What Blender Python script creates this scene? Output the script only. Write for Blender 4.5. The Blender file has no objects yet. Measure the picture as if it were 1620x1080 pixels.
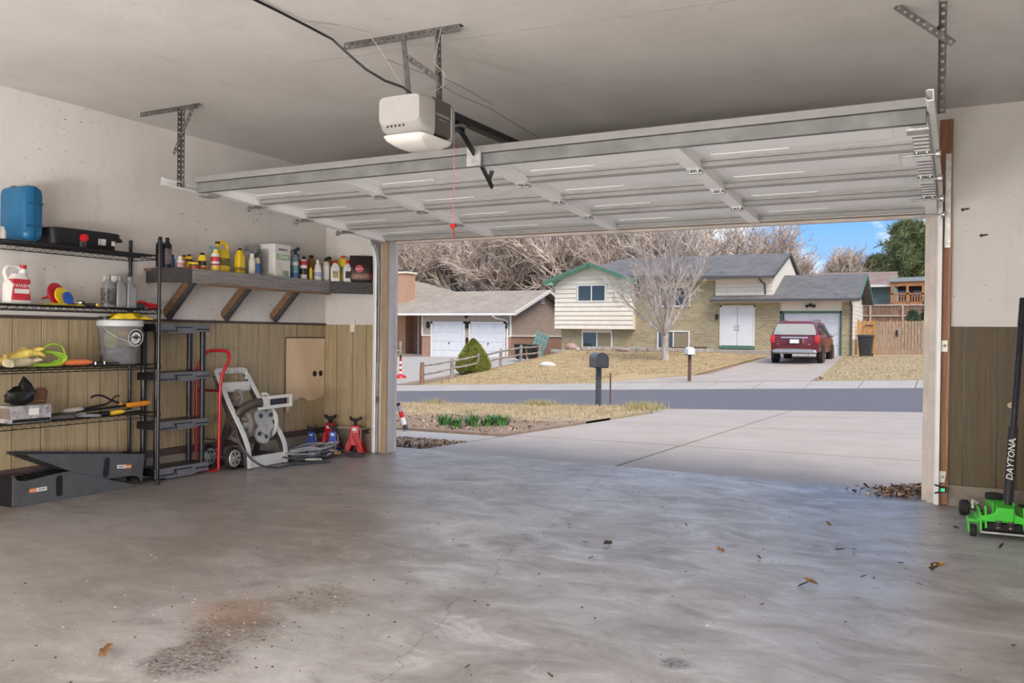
import bpy, math, random
from mathutils import Vector, Matrix, Euler
random.seed(7)
S = bpy.context.scene
COL = S.collection
PI = math.pi
# ------------------------------------------------------------------ camera
cam = bpy.data.cameras.new('camera'); camo = bpy.data.objects.new('camera', cam); COL.objects.link(camo)
YAW, PIT, ROL, FPX = 0.48585911, -0.00729132, 0.01159018, 1343.379
fw = Vector((-math.sin(YAW)*math.cos(PIT), math.cos(YAW)*math.cos(PIT), math.sin(PIT)))
rt = Vector((math.cos(YAW), math.sin(YAW), 0)); up = rt.cross(fw)
r2 = rt*math.cos(ROL)+up*math.sin(ROL); u2 = up*math.cos(ROL)-rt*math.sin(ROL)
m = Matrix((r2, u2, -fw)).transposed().to_4x4(); m.translation = (5.1087363, -6.8869093, 1.1837682)
camo.matrix_world = m
cam.sensor_width = 36; cam.lens = FPX/1620*36; cam.clip_start = .05; cam.clip_end = 600
S.camera = camo
# ------------------------------------------------------------------ light and exposure
S.view_settings.view_transform = 'Standard'; S.view_settings.look = 'None'
S.view_settings.exposure = 0.22; S.view_settings.gamma = 1; S.view_settings.use_curve_mapping = False
W = bpy.data.worlds.new('sky'); S.world = W; W.use_nodes = True
nt = W.node_tree; nt.nodes.clear()
def N(t, kind, **kw):
    n = t.nodes.new(kind)
    for k, v in kw.items():
        if k in n.inputs: n.inputs[k].default_value = v
        else: setattr(n, k, v)
    return n
tc = N(nt, 'ShaderNodeTexCoord'); sp = N(nt, 'ShaderNodeSeparateXYZ'); nt.links.new(tc.outputs['Generated'], sp.inputs[0])
rp = N(nt, 'ShaderNodeValToRGB'); nt.links.new(sp.outputs['Z'], rp.inputs[0])
rp.color_ramp.elements[0].position = 0.0; rp.color_ramp.elements[0].color = (.36, .55, .80, 1)
rp.color_ramp.elements[1].position = .6; rp.color_ramp.elements[1].color = (.10, .24, .56, 1)
e = rp.color_ramp.elements.new(.15); e.color = (.14, .35, .72, 1)
mp = N(nt, 'ShaderNodeMapping'); mp.inputs['Scale'].default_value = (1, 1, 2.2); mp.inputs['Location'].default_value = (3.1, 1.7, .4)
nt.links.new(tc.outputs['Generated'], mp.inputs[0])
nz = N(nt, 'ShaderNodeTexNoise', Scale=4.2, Detail=9.0, Roughness=.6); nt.links.new(mp.outputs[0], nz.inputs['Vector'])
cr = N(nt, 'ShaderNodeValToRGB'); nt.links.new(nz.outputs[0], cr.inputs[0])
cr.color_ramp.elements[0].position = .47; cr.color_ramp.elements[1].position = .58
mx = N(nt, 'ShaderNodeMixRGB'); nt.links.new(cr.outputs[0], mx.inputs[0]); nt.links.new(rp.outputs[0], mx.inputs[1]); mx.inputs[2].default_value = (1.0, .97, .94, 1)
bg = N(nt, 'ShaderNodeBackground', Strength=1.3); nt.links.new(mx.outputs[0], bg.inputs[0])
wo = N(nt, 'ShaderNodeOutputWorld'); nt.links.new(bg.outputs[0], wo.inputs[0])
def lamp(name, kind, energy, loc, rot, color=(1, 1, 1), **kw):
    l = bpy.data.lights.new(name, kind); l.energy = energy; l.color = color
    for k, v in kw.items(): setattr(l, k, v)
    o = bpy.data.objects.new(name, l); COL.objects.link(o); o.location = loc; o.rotation_euler = rot; return o
SUN_DIR = Vector((-.50, .45, -.74))       # travel direction of the sunlight: from the right, a little behind the house
sun = lamp('sun', 'SUN', 3.1, (0, 0, 20), SUN_DIR.to_track_quat('-Z', 'Y').to_euler(), (1, .92, .82), angle=.60)
# three added fill lights low at the back of the garage, unseen behind the camera
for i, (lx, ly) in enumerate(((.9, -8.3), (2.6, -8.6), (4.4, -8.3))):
    lamp('fill_light', 'POINT', 205, (lx, ly, .62), (0, 0, 0), (1, .985, .975), shadow_soft_size=.22)

# ------------------------------------------------------------------ mesh helper
def rotm(e): return Euler(e).to_matrix()
class MB:
    def __init__(s): s.v = []; s.f = []; s.sm = []; s.mi = []; s.cm = 0
    def add(s, vs, fs, smooth=False):
        b = len(s.v); s.v += [tuple(p) for p in vs]
        for q in fs: s.f.append([b+i for i in q]); s.sm.append(smooth); s.mi.append(s.cm)
        return s
    def box(s, c, d, r=None):
        x, y, z = d[0]/2, d[1]/2, d[2]/2
        P = [Vector(p) for p in ((-x,-y,-z),(x,-y,-z),(x,y,-z),(-x,y,-z),(-x,-y,z),(x,-y,z),(x,y,z),(-x,y,z))]
        if r is not None: R = rotm(r); P = [R @ p for p in P]
        c = Vector(c)
        return s.add([p+c for p in P], [(0,3,2,1),(4,5,6,7),(0,1,5,4),(1,2,6,5),(2,3,7,6),(3,0,4,7)])
    def b2(s, a, b): return s.box([(a[i]+b[i])/2 for i in range(3)], [abs(b[i]-a[i]) for i in range(3)])
    def beam(s, p, q, w, h, upv=(0, 0, 1)):
        p = Vector(p); q = Vector(q); d = (q-p).normalized(); sd = d.cross(Vector(upv))
        if sd.length < 1e-4: sd = d.cross(Vector((1, 0, 0)))
        sd.normalize(); u = sd.cross(d)
        o = [(-w/2,-h/2),(w/2,-h/2),(w/2,h/2),(-w/2,h/2)]
        V = [p+sd*a+u*b for a, b in o]+[q+sd*a+u*b for a, b in o]
        return s.add(V, [(0,3,2,1)[::-1],(4,5,6,7)[::-1],(0,4,5,1)[::-1],(1,5,6,2)[::-1],(2,6,7,3)[::-1],(3,7,4,0)[::-1]])
    def tube(s, pts, r, n=8, cap=True, closed=False, smooth=True):
        pts = [Vector(p) for p in pts]; m = len(pts); rs = r if isinstance(r, (list, tuple)) else [r]*m
        ref = None; V = []
        for i, p in enumerate(pts):
            if closed: t = pts[(i+1) % m]-pts[i-1]
            else: t = pts[min(i+1, m-1)]-pts[max(i-1, 0)]
            t.normalize()
            if ref is None:
                ref = Vector((0, 0, 1)) if abs(t.z) < .9 else Vector((1, 0, 0))
            a = t.cross(ref)
            if a.length < 1e-5: a = t.cross(Vector((.3, .8, .5)))
            a.normalize(); b = t.cross(a); ref = -b if False else a.cross(t)
            for k in range(n):
                q = 2*PI*k/n; V.append(p+a*(math.cos(q)*rs[i])+b*(math.sin(q)*rs[i]))
        F = []
        for i in range(m if closed else m-1):
            j = (i+1) % m
            for k in range(n): F.append((i*n+k, i*n+(k+1) % n, j*n+(k+1) % n, j*n+k))
        s.add(V, F, smooth)
        if cap and not closed and n > 2:
            b = len(s.v)-len(V)
            for q in ([b+k for k in range(n)][::-1], [b+(m-1)*n+k for k in range(n)]): s.f.append(q); s.sm.append(False); s.mi.append(s.cm)
        return s
    def cyl(s, p, q, r, n=16, r2=None): return s.tube([p, q], [r, r if r2 is None else r2], n)
    def lathe(s, prof, n=20, c=(0, 0, 0), axis=(0, 0, 1), smooth=True):
        c = Vector(c); ax = Vector(axis).normalized(); a = ax.orthogonal().normalized(); b = ax.cross(a); V = []; F = []
        for r, h in prof:
            for k in range(n):
                q = 2*PI*k/n; V.append(c+ax*h+a*(r*math.cos(q))+b*(r*math.sin(q)))
        for i in range(len(prof)-1):
            for k in range(n): F.append((i*n+k, i*n+(k+1) % n, (i+1)*n+(k+1) % n, (i+1)*n+k))
        if prof[0][0] > 1e-6: F.append(tuple(range(n))[::-1])
        if prof[-1][0] > 1e-6: F.append(tuple(range((len(prof)-1)*n, len(prof)*n)))
        return s.add(V, F, smooth)
    def loft(s, secs, n=20, smooth=True, cap=True, tf=None):
        # secs: (z, cx, cy, rx, ry, exponent)
        V = []; F = []
        for z, cx, cy, rx, ry, ex in secs:
            for k in range(n):
                q = 2*PI*k/n; cs, sn = math.cos(q), math.sin(q)
                V.append(Vector((cx+rx*math.copysign(abs(cs)**(2/ex), cs), cy+ry*math.copysign(abs(sn)**(2/ex), sn), z)))
        if tf: V = [tf @ p for p in V]
        m = len(secs)
        for i in range(m-1):
            for k in range(n): F.append((i*n+k, i*n+(k+1) % n, (i+1)*n+(k+1) % n, (i+1)*n+k))
        if cap: F.append(tuple(range(n))[::-1]); F.append(tuple(range((m-1)*n, m*n)))
        return s.add(V, F, smooth)
    def prism(s, poly, o, u, v, d, smooth=False):
        # poly in (u,v) plane at origin o, extruded along d (vector)
        o, u, v, d = map(Vector, (o, u, v, d)); n = len(poly)
        A = [o+u*a+v*b for a, b in poly]; V = A+[p+d for p in A]
        flip = u.cross(v).dot(d) > 0
        F = [tuple(range(n))[::-1], tuple(range(n, 2*n))]+[(i, (i+1) % n, n+(i+1) % n, n+i) for i in range(n)]
        if not flip: F = [q[::-1] for q in F]
        return s.add(V, F, smooth)
    def sweep(s, prof, frames):
        # prof: closed list (a,b); frames: list of (origin, A, B)
        n = len(prof); V = []; F = []
        for o, A, B in frames:
            o, A, B = Vector(o), Vector(A), Vector(B); V += [o+A*a+B*b for a, b in prof]
        for i in range(len(frames)-1):
            for k in range(n): F.append((i*n+k, i*n+(k+1) % n, (i+1)*n+(k+1) % n, (i+1)*n+k))
        F.append(tuple(range(n))); F.append(tuple(range((len(frames)-1)*n, len(frames)*n))[::-1])
        return s.add(V, F)
    def ball(s, c, r, n=12, m=8, sc=(1, 1, 1)):
        V = []; F = []
        for i in range(m+1):
            t = PI*i/m
            for k in range(n):
                q = 2*PI*k/n; V.append((c[0]+r*sc[0]*math.sin(t)*math.cos(q), c[1]+r*sc[1]*math.sin(t)*math.sin(q), c[2]-r*sc[2]*math.cos(t)))
        for i in range(m):
            for k in range(n): F.append((i*n+k, i*n+(k+1) % n, (i+1)*n+(k+1) % n, (i+1)*n+k))
        return s.add(V, F, True)
    def build(s, name, mat, parent=None, bevel=0, seg=2, world=False, angle=40, recalc=False):
        me = bpy.data.meshes.new(name); V = s.v
        if world and parent is not None:
            o = Vector((0, 0, 0)); q = parent
            while q is not None: o += q.location; q = q.parent
            V = [(p[0]-o.x, p[1]-o.y, p[2]-o.z) for p in V]
        me.from_pydata(V, [], s.f)
        me.polygons.foreach_set('use_smooth', s.sm)
        for mm in (mat if isinstance(mat, (list, tuple)) else [mat]): me.materials.append(mm)
        if any(s.mi): me.polygons.foreach_set('material_index', s.mi)
        if any(s.sm):
            try: me.set_sharp_from_angle(angle=math.radians(angle))
            except Exception: pass
        me.update()
        ob = bpy.data.objects.new(name, me); COL.objects.link(ob)
        if parent is not None: ob.parent = parent
        if bevel:
            b = ob.modifiers.new('bevel', 'BEVEL'); b.width = bevel; b.segments = seg; b.limit_method = 'ANGLE'; b.angle_limit = math.radians(35)
        return ob
def tag(o, label=None, cat=None, group=None, kind=None):
    if label: o['label'] = label
    if cat: o['category'] = cat
    if group: o['group'] = group
    if kind: o['kind'] = kind
    return o
def thing(name, label, cat, loc=(0, 0, 0), rz=0, group=None):
    o = bpy.data.objects.new(name, None); o.empty_display_size = .05; COL.objects.link(o)
    o.location = loc; o.rotation_euler = (0, 0, rz); return tag(o, label, cat, group)
def struct(o): o['kind'] = 'structure'; return o
def copy_tree(o, parent=None):
    c = o.copy(); COL.objects.link(c)
    if parent is not None: c.parent = parent
    for ch in list(o.children):
        copy_tree(ch, c)
    return c
def text(s_, size, mat, parent, loc, rot, name='lettering', depth=.0006, sx=1, shear=0, align='CENTER', spacing=1):
    cu = bpy.data.curves.new('t', 'FONT'); cu.body = s_; cu.size = size; cu.extrude = depth; cu.align_x = align; cu.align_y = 'CENTER'; cu.shear = shear; cu.resolution_u = 2; cu.space_character = spacing
    to = bpy.data.objects.new('t', cu); COL.objects.link(to)
    dg = bpy.context.evaluated_depsgraph_get(); me = bpy.data.meshes.new_from_object(to.evaluated_get(dg))
    bpy.data.objects.remove(to); bpy.data.curves.remove(cu)
    me.materials.clear(); me.materials.append(mat)
    o = bpy.data.objects.new(name, me); COL.objects.link(o); o.parent = parent; o.location = loc; o.rotation_euler = rot; o.scale = (sx, 1, 1)
    return o
# ------------------------------------------------------------------ materials
MC = {}
def mat_new(name):
    m = bpy.data.materials.new(name); m.use_nodes = True; t = m.node_tree
    b = t.nodes['Principled BSDF']; return m, t, b
def coord(t, sc=(1, 1, 1), which='Object', loc=(0, 0, 0)):
    c = N(t, 'ShaderNodeTexCoord'); g = N(t, 'ShaderNodeMapping'); g.inputs['Scale'].default_value = sc; g.inputs['Location'].default_value = loc
    t.links.new(c.outputs[which], g.inputs[0]); return g.outputs[0]
def noise(t, vec, scale, detail=4, rough=.55, dist=0):
    n = N(t, 'ShaderNodeTexNoise', Scale=scale, Detail=float(detail), Roughness=rough, Distortion=float(dist)); t.links.new(vec, n.inputs['Vector']); return n.outputs[0]
def ramp(t, fac, *stops):
    r = N(t, 'ShaderNodeValToRGB'); el = r.color_ramp.elements
    while len(el) < len(stops): el.new(.5)
    for q, (p, c) in zip(el, stops):
        q.position = p; q.color = (c, c, c, 1) if not hasattr(c, '__len__') else (*c[:3], 1)
    t.links.new(fac, r.inputs[0]); return r.outputs[0]
def mix(t, fac, a, b, mode='MIX'):
    n = N(t, 'ShaderNodeMixRGB', blend_type=mode)
    for i, v in ((0, fac), (1, a), (2, b)):
        if hasattr(v, 'is_linked'): t.links.new(v, n.inputs[i])
        elif i == 0: n.inputs[0].default_value = v
        else: n.inputs[i].default_value = (*v[:3], 1)
    return n.outputs[0]
def bump(t, b, h, strength=.3, dist=.01):
    n = N(t, 'ShaderNodeBump', Strength=strength, Distance=dist); t.links.new(h, n.inputs['Height']); t.links.new(n.outputs[0], b.inputs['Normal'])
def M(name, col, rough=.5, metal=0, var=.12, scale=9, bmp=0, bscale=60, stretch=(1, 1, 1), spec=.5, col2=None):
    if name in MC: return MC[name]
    m, t, b = mat_new(name); v = coord(t, stretch); f = noise(t, v, scale, 5)
    c2 = col2 or tuple(max(0, c*(1-2*var)) for c in col); c1 = col if col2 else tuple(min(1, c*(1+.5*var)) for c in col)
    cc = ramp(t, f, (.32, c2), (.66, c1)); t.links.new(cc, b.inputs['Base Color'])
    b.inputs['Roughness'].default_value = rough; b.inputs['Metallic'].default_value = metal; b.inputs['Specular IOR Level'].default_value = spec
    if bmp: bump(t, b, noise(t, coord(t, stretch), bscale, 4), bmp, .01)
    MC[name] = m; return m
def sr(r, g, b):
    f = lambda c: (c/255/12.92 if c/255 <= .04045 else ((c/255+.055)/1.055)**2.4)
    return (f(r), f(g), f(b))
black = M('black_plastic', (.012, .012, .014), .38, var=.2)
blackm = M('black_enamel', (.01, .01, .011), .3, var=.2)
dgrey = M('dark_grey_plastic', (.045, .047, .052), .42, var=.2, scale=14)
rubber = M('rubber', (.018, .018, .018), .75, var=.2)
white = M('white_plastic', (.78, .76, .73), .35, var=.05)
galv = M('galvanised_steel', (.55, .55, .54), .38, .85, var=.15, scale=25)
gsteel = M('dull_angle_steel', (.115, .105, .098), .6, .15, var=.25, scale=30)
chrome = M('chrome', (.75, .75, .76), .15, 1, var=.05)
red = M('red_paint', (.55, .012, .018), .3, var=.1)
yellow = M('yellow_plastic', (.85, .58, .02), .38, var=.05)
# ================================================================== special surface materials
LX, CZ, RX = -.72, 2.853, 5.75
def mat_plaster(name, c1, c2, spots=True):
    m, t, b = mat_new(name); v = coord(t); f = noise(t, v, 1.3, 6, .6); f2 = noise(t, coord(t, (1, 1, .35)), 6, 8, .7)
    base = mix(t, ramp(t, f, (.35, 0), (.7, 1)), c2, c1)
    base = mix(t, ramp(t, f2, (.55, 0), (.78, .35)), base, tuple(c*.62 for c in c2))
    if spots:
        f3 = noise(t, coord(t, (1, 1, 1.6)), 26, 3, .5); patch = ramp(t, noise(t, v, 2.3, 3), (.45, 0), (.62, 1))
        sp_ = mix(t, 1.0, ramp(t, f3, (.66, 0), (.72, .75)), patch, 'MULTIPLY')
        base = mix(t, sp_, base, (.16, .13, .11))
    t.links.new(base, b.inputs['Base Color']); b.inputs['Roughness'].default_value = .85; b.inputs['Specular IOR Level'].default_value = .2
    bump(t, b, noise(t, v, 45, 5), .12, .01); return m
plaster = mat_plaster('plaster_wall', (.77, .735, .70), (.68, .645, .61))
ceilm = mat_plaster('ceiling_paint', (.68, .65, .62), (.60, .57, .54), False)
def mat_floor():
    m, t, b = mat_new('garage_concrete'); v = coord(t); xyz = N(t, 'ShaderNodeSeparateXYZ'); t.links.new(v, xyz.inputs[0])
    big = noise(t, v, .55, 7, .62, .4); mid = noise(t, coord(t, (1, 1.6, 1)), 2.6, 9, .7, .6); fine = noise(t, v, 38, 5, .7)
    c = mix(t, ramp(t, big, (.40, 0), (.58, 1)), (.27, .25, .235), (.43, .42, .42))
    c = mix(t, ramp(t, mid, (.5, 0), (.72, .75)), c, (.17, .155, .145))
    c = mix(t, ramp(t, mid, (.36, .75), (.47, 0)), c, (.56, .55, .555))
    c = mix(t, ramp(t, noise(t, coord(t, (.6, 1.5, 1)), 9, 8, .75, 1.2), (.56, 0), (.70, .45)), c, (.15, .14, .135))
    def mth(op, a, bb):
        n = N(t, 'ShaderNodeMath', operation=op)
        for i, q in ((0, a), (1, bb)):
            if hasattr(q, 'is_linked'): t.links.new(q, n.inputs[i])
            else: n.inputs[i].default_value = q
        return n.outputs[0]
    # browner towards the left wall, greyer across the middle and right
    side_tone = mth('ADD', xyz.outputs['X'], mth('MULTIPLY', mth('SUBTRACT', big, .5), 2.4))
    c = mix(t, ramp(t, mth('MULTIPLY', side_tone, .2), (.30, .55), (.62, 0)), c, (.235, .205, .18))
    c = mix(t, ramp(t, fine, (.60, 0), (.72, .5)), c, (.13, .115, .105))
    def spot(px, py, r, col, amt, thr=.5, st=1):
        dx = mth('SUBTRACT', xyz.outputs['X'], px); dy = mth('MULTIPLY', mth('SUBTRACT', xyz.outputs['Y'], py), st)
        d = mth('POWER', mth('ADD', mth('MULTIPLY', dx, dx), mth('MULTIPLY', dy, dy)), .5)
        near = ramp(t, mth('DIVIDE', d, r), (.25, 1), (1, 0))
        shp = ramp(t, mth('MULTIPLY', near, noise(t, v, 6.5, 5, .7, .8)), (thr*.62, 0), (thr*1.15, 1)); g = mth('MULTIPLY', mth('MULTIPLY', shp, ramp(t, noise(t, v, 48, 6, .8), (.40, .12), (.58, 1))), amt); return mix(t, g, c, col)
    c = spot(2.66, -4.70, .30, (.06, .042, .03), .9, .33); c = spot(2.57, -4.42, .34, (.11, .07, .042), .85, .35)
    c = spot(2.40, -4.25, .34, (.28, .15, .08), .75, .36); c = spot(2.57, -3.94, .36, (.15, .10, .065), .8, .36)
    c = spot(4.21, -3.89, .10, (.07, .05, .04), .85, .4); c = spot(2.66, -2.80, .10, (.09, .07, .06), .8, .4); c = spot(2.9, -2.6, .55, (.15, .14, .135), .6, .46)
    # long wandering cracks
    wob = mth('MULTIPLY', mth('SUBTRACT', noise(t, v, 2.6, 6, .6), .5), .42)
    def crack(k0, k1, w):
        l = mth('SUBTRACT', mth('ADD', xyz.outputs['X'], wob), mth('ADD', k0, mth('MULTIPLY', xyz.outputs['Y'], k1))); return ramp(t, mth('DIVIDE', mth('ABSOLUTE', l, 0), w), (.3, .5), (1, 0))
    c = mix(t, crack(2.43, -.20, .006), c, (.06, .05, .045))
    lc = mth('SUBTRACT', mth('ADD', xyz.outputs['Y'], wob), mth('ADD', -2.1, mth('MULTIPLY', xyz.outputs['X'], .12))); lm = mth('MULTIPLY', ramp(t, mth('DIVIDE', mth('ABSOLUTE', lc, 0), .004), (.3, .6), (1, 0)), ramp(t, mth('MULTIPLY', xyz.outputs['X'], .25), (.45, 1), (.6, 0)))
    c = mix(t, lm, c, (.07, .06, .05))
    t.links.new(c, b.inputs['Base Color']); t.links.new(ramp(t, mid, (.3, .24), (.7, .5)), b.inputs['Roughness'])
    b.inputs['Specular IOR Level'].default_value = .55
    bump(t, b, mth('ADD', mth('MULTIPLY', fine, .5), mth('MULTIPLY', mid, .9)), .16, .012); return m
floorm = mat_floor()
def mat_conc(name, c1, c2, c3, rough=.85, sc=1.2):
    m, t, b = mat_new(name); v = coord(t); f = noise(t, v, sc, 8, .65); g = noise(t, v, 60, 4, .7)
    c = mix(t, ramp(t, f, (.36, 0), (.66, 1)), c2, c1); c = mix(t, ramp(t, noise(t, v, .45, 5), (.56, 0), (.74, .6)), c, c3)
    c = mix(t, ramp(t, g, (.58, 0), (.75, .3)), c, tuple(q*.5 for q in c2))
    t.links.new(c, b.inputs['Base Color']); b.inputs['Roughness'].default_value = rough; bump(t, b, g, .2, .01); return m
drive = mat_conc('driveway_concrete', (.43, .37, .325), (.375, .32, .275), (.45, .355, .255))
walkm = mat_conc('pale_concrete', (.43, .395, .355), (.38, .345, .31), (.41, .365, .325))
curbm = mat_conc('old_curb_concrete', (.34, .29, .24), (.21, .175, .145), (.28, .22, .17), sc=4)
asph = mat_conc('asphalt', (.135, .13, .145), (.115, .11, .122), (.125, .12, .13), sc=3)
def mat_wood(name, c1, c2, grain=(26, 26, 1.1), rough=.55, knots=True):
    m, t, b = mat_new(name); v = coord(t, grain); f = noise(t, v, 1.6, 6, .65, 1.2); g = noise(t, coord(t, (grain[0]*3, grain[1]*3, grain[2]*2)), 2.5, 4)
    oi = N(t, 'ShaderNodeObjectInfo')
    c = mix(t, ramp(t, f, (.33, 0), (.68, 1)), c2, c1); c = mix(t, ramp(t, g, (.5, 0), (.75, .45)), c, tuple(q*.45 for q in c2))
    c = mix(t, ramp(t, oi.outputs['Random'], (0, 0), (1, .28)), c, tuple(q*.62 for q in c1))
    t.links.new(c, b.inputs['Base Color']); b.inputs['Roughness'].default_value = rough; bump(t, b, g, .12, .004); return m
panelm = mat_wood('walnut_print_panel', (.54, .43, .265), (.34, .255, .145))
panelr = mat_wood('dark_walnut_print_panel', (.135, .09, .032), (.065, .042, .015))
bareply = M('bare_plywood', (.80, .60, .40), .7, var=.08, scale=3, stretch=(1, 1, .4))
postm = mat_wood('red_brown_timber', (.40, .19, .095), (.24, .10, .048))
studm = mat_wood('pale_timber', (.52, .37, .23), (.33, .22, .13))
hdrm = mat_wood('header_timber', (.42, .31, .215), (.29, .205, .14), (1.1, 26, 26))
jambp = M('grey_painted_jamb', (.58, .55, .53), .6, var=.06, scale=4)
stopm = M('cream_stop_moulding', (.66, .59, .53), .6, var=.1, scale=6)
oldw = mat_wood('weathered_dark_plank', (.10, .092, .09), (.042, .038, .037), (20, 1.2, 20), .7)
rustw = mat_wood('raw_brown_plank', (.30, .17, .09), (.16, .085, .045), (20, 1.2, 20), .7)
capm = mat_wood('brown_cap_strip', (.12, .085, .075), (.055, .036, .03), (20, 1.5, 20), .6)
maroon = M('maroon_base_strip', (.115, .07, .07), .6, var=.2, scale=6)

# ================================================================== garage shell
fl = MB().b2((LX-.2, -9.6, -.15), (RX+.2, .42, 0)); struct(fl.build('floor', floorm))
struct(MB().b2((LX-.2, -9.6, CZ), (RX+.2, .16, CZ+.12)).build('ceiling', ceilm))
wl = struct(MB().b2((LX-.16, -9.6, 0), (LX, .16, CZ)).build('wall_left', plaster))
struct(MB().b2((RX, -9.6, 0), (RX+.16, .16, CZ)).build('wall_right', plaster))
struct(MB().b2((LX-.16, -9.6, 0), (RX+.16, -9.45, CZ)).build('wall_back', plaster))
wf = MB().b2((LX, 0, 0), (.045, .16, CZ)).b2((.045, 0, 2.16), (4.957, .16, CZ)).b2((4.957, 0, 0), (RX, .16, CZ))
wf = struct(wf.build('wall_front', plaster))
# panelling boards, one by one
gl = [-4.25, -4.02, -3.86, -3.62, -3.47, -3.291, -3.081, -2.873, -2.713, -2.61, -2.447, -2.129, -1.882, -1.633, -1.471, -1.203, -.958, -.819, -.613, -.435, -.297, -.006]
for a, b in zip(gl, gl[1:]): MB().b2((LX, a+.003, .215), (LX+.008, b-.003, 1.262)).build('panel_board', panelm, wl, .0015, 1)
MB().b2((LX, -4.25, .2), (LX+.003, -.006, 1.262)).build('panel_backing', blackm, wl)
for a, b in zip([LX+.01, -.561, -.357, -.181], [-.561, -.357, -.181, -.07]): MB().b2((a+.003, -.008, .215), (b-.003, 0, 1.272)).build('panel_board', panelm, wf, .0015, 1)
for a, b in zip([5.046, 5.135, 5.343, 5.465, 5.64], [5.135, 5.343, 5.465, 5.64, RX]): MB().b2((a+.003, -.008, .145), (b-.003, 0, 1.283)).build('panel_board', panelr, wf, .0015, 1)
MB().b2((5.046, -.003, .145), (RX, 0, 1.282)).b2((LX+.01, -.003, .2), (-.07, 0, 1.27)).build('panel_backing', blackm, wf)
struct(MB().b2((LX, -4.25, 1.262), (LX+.014, -.006, 1.284)).build('trim_1', capm))
struct(MB().b2((LX, -4.25, .0), (LX+.03, -.006, .155)).build('baseboard_left', curbm))
struct(MB().b2((LX, -4.25, .155), (LX+.018, -.006, .215)).build('trim_2', maroon))
struct(MB().b2((LX+.03, -.025, 0), (-.07, 0, .215)).b2((5.046, -.025, 0), (RX, 0, .145)).build('baseboard_front', curbm))
# opening: posts, jambs, header board
struct(MB().b2((.02, -.035, 0), (.085, 0, 2.16)).build('trim_3', studm, bevel=.003))
struct(MB().b2((.045, .0, 0), (.085, .14, 2.16)).build('trim_4', jambp, bevel=.003))
struct(MB().b2((4.957, -.035, 0), (5.044, 0, 2.77)).build('trim_5', postm, bevel=.004))
struct(MB().b2((4.905, .0, 0), (4.957, .16, 2.16)).build('trim_6', stopm, bevel=.003))
struct(MB().b2((4.868, .10, 0), (4.905, .17, 2.1)).b2((.087, .10, 0), (.092, .14, 2.1)).b2((.087, .11, 2.09), (4.905, .17, 2.12)).build('trim_7', stopm, bevel=.004))
struct(MB().b2((.02, -.04, 2.112), (4.957, 0, 2.27)).b2((.087, 0, 2.112), (4.905, .16, 2.16)).build('trim_8', hdrm, bevel=.003))
# bare plywood patch let into the panelling, torn lower edge
pv = thing('plywood_patch', 'bare pale plywood patch with torn lower edge let into the panelling', 'wall patch', (LX+.009, -.32, .77))
poly = [(-.59, -.06), (-.59, -.355), (-.545, -.362), (-.53, -.29), (-.49, -.275), (-.40, -.235), (-.36, -.235), (-.28, -.265), (-.22, -.27), (-.03, -.235), (-.028, -.36), (-.022, .36), (-.60, .36)]
MB().prism([(a+.32, b) for a, b in poly], (0, 0, 0), (0, 1, 0), (0, 0, 1), (.006, 0, 0)).build('board', bareply, pv)
for y_, w_ in ((-.175+.32, .03), (-.085+.32, .03)): MB().lathe([(w_, 0), (w_, .003)], 20, (.0045, y_, .0), (1, 0, 0)).build('outlet_hole', blackm, pv)
MB().b2((.006, -.285, .36), (.010, .30, .372)).b2((.006, -.288, -.36), (.010, -.278, .36)).build('edge', maroon, pv)
sw = thing('wall_switch', 'white plastic switch plate on the front wall above the panelling', 'switch', (-.356, -.001, 1.262))
MB().box((0, -.01, 0), (.055, .02, .125)).build('plate', white, sw, .004); MB().box((0, -.022, 0), (.028, .006, .06)).build('rocker', white, sw, .002)

# ================================================================== the land
def lerp(a, b, t): return a+(b-a)*t
def interp(x, T):
    if x <= T[0][0]: return T[0][1]
    for (a, p), (b, q) in zip(T, T[1:]):
        if x <= b: return lerp(p, q, (x-a)/(b-a))
    return T[-1][1]
HOUSE = [(-30, -.33), (-15.2, -.15), (-14.2, .02), (-13.2, .46), (-6, .45), (-3.3, .38), (.3, .37), (4, .46), (14, .7)]
def gz(x, y):
    xc = max(-40, min(25, x)); near = -.29+.037*xc; far = -.34+.0457*xc; wk = -.197+.0457*xc; h = interp(x, HOUSE)
    back = [(34.5, h), (39, h+.05), (46, interp(x, [(-30, h), (-8, h+.3), (0, 1.5), (6, 1.7)])), (52, interp(x, [(-30, h), (-8, h+.8), (0, 2.6), (6, 2.8)])), (62, interp(x, [(-30, 1.2), (-8, 2.2), (2, 3.6)])), (85, 5.0)]
    return interp(y, [(.4, -.035), (10.2, near), (19.5, far), (19.51, far), (21.2, wk)]+back)
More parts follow.
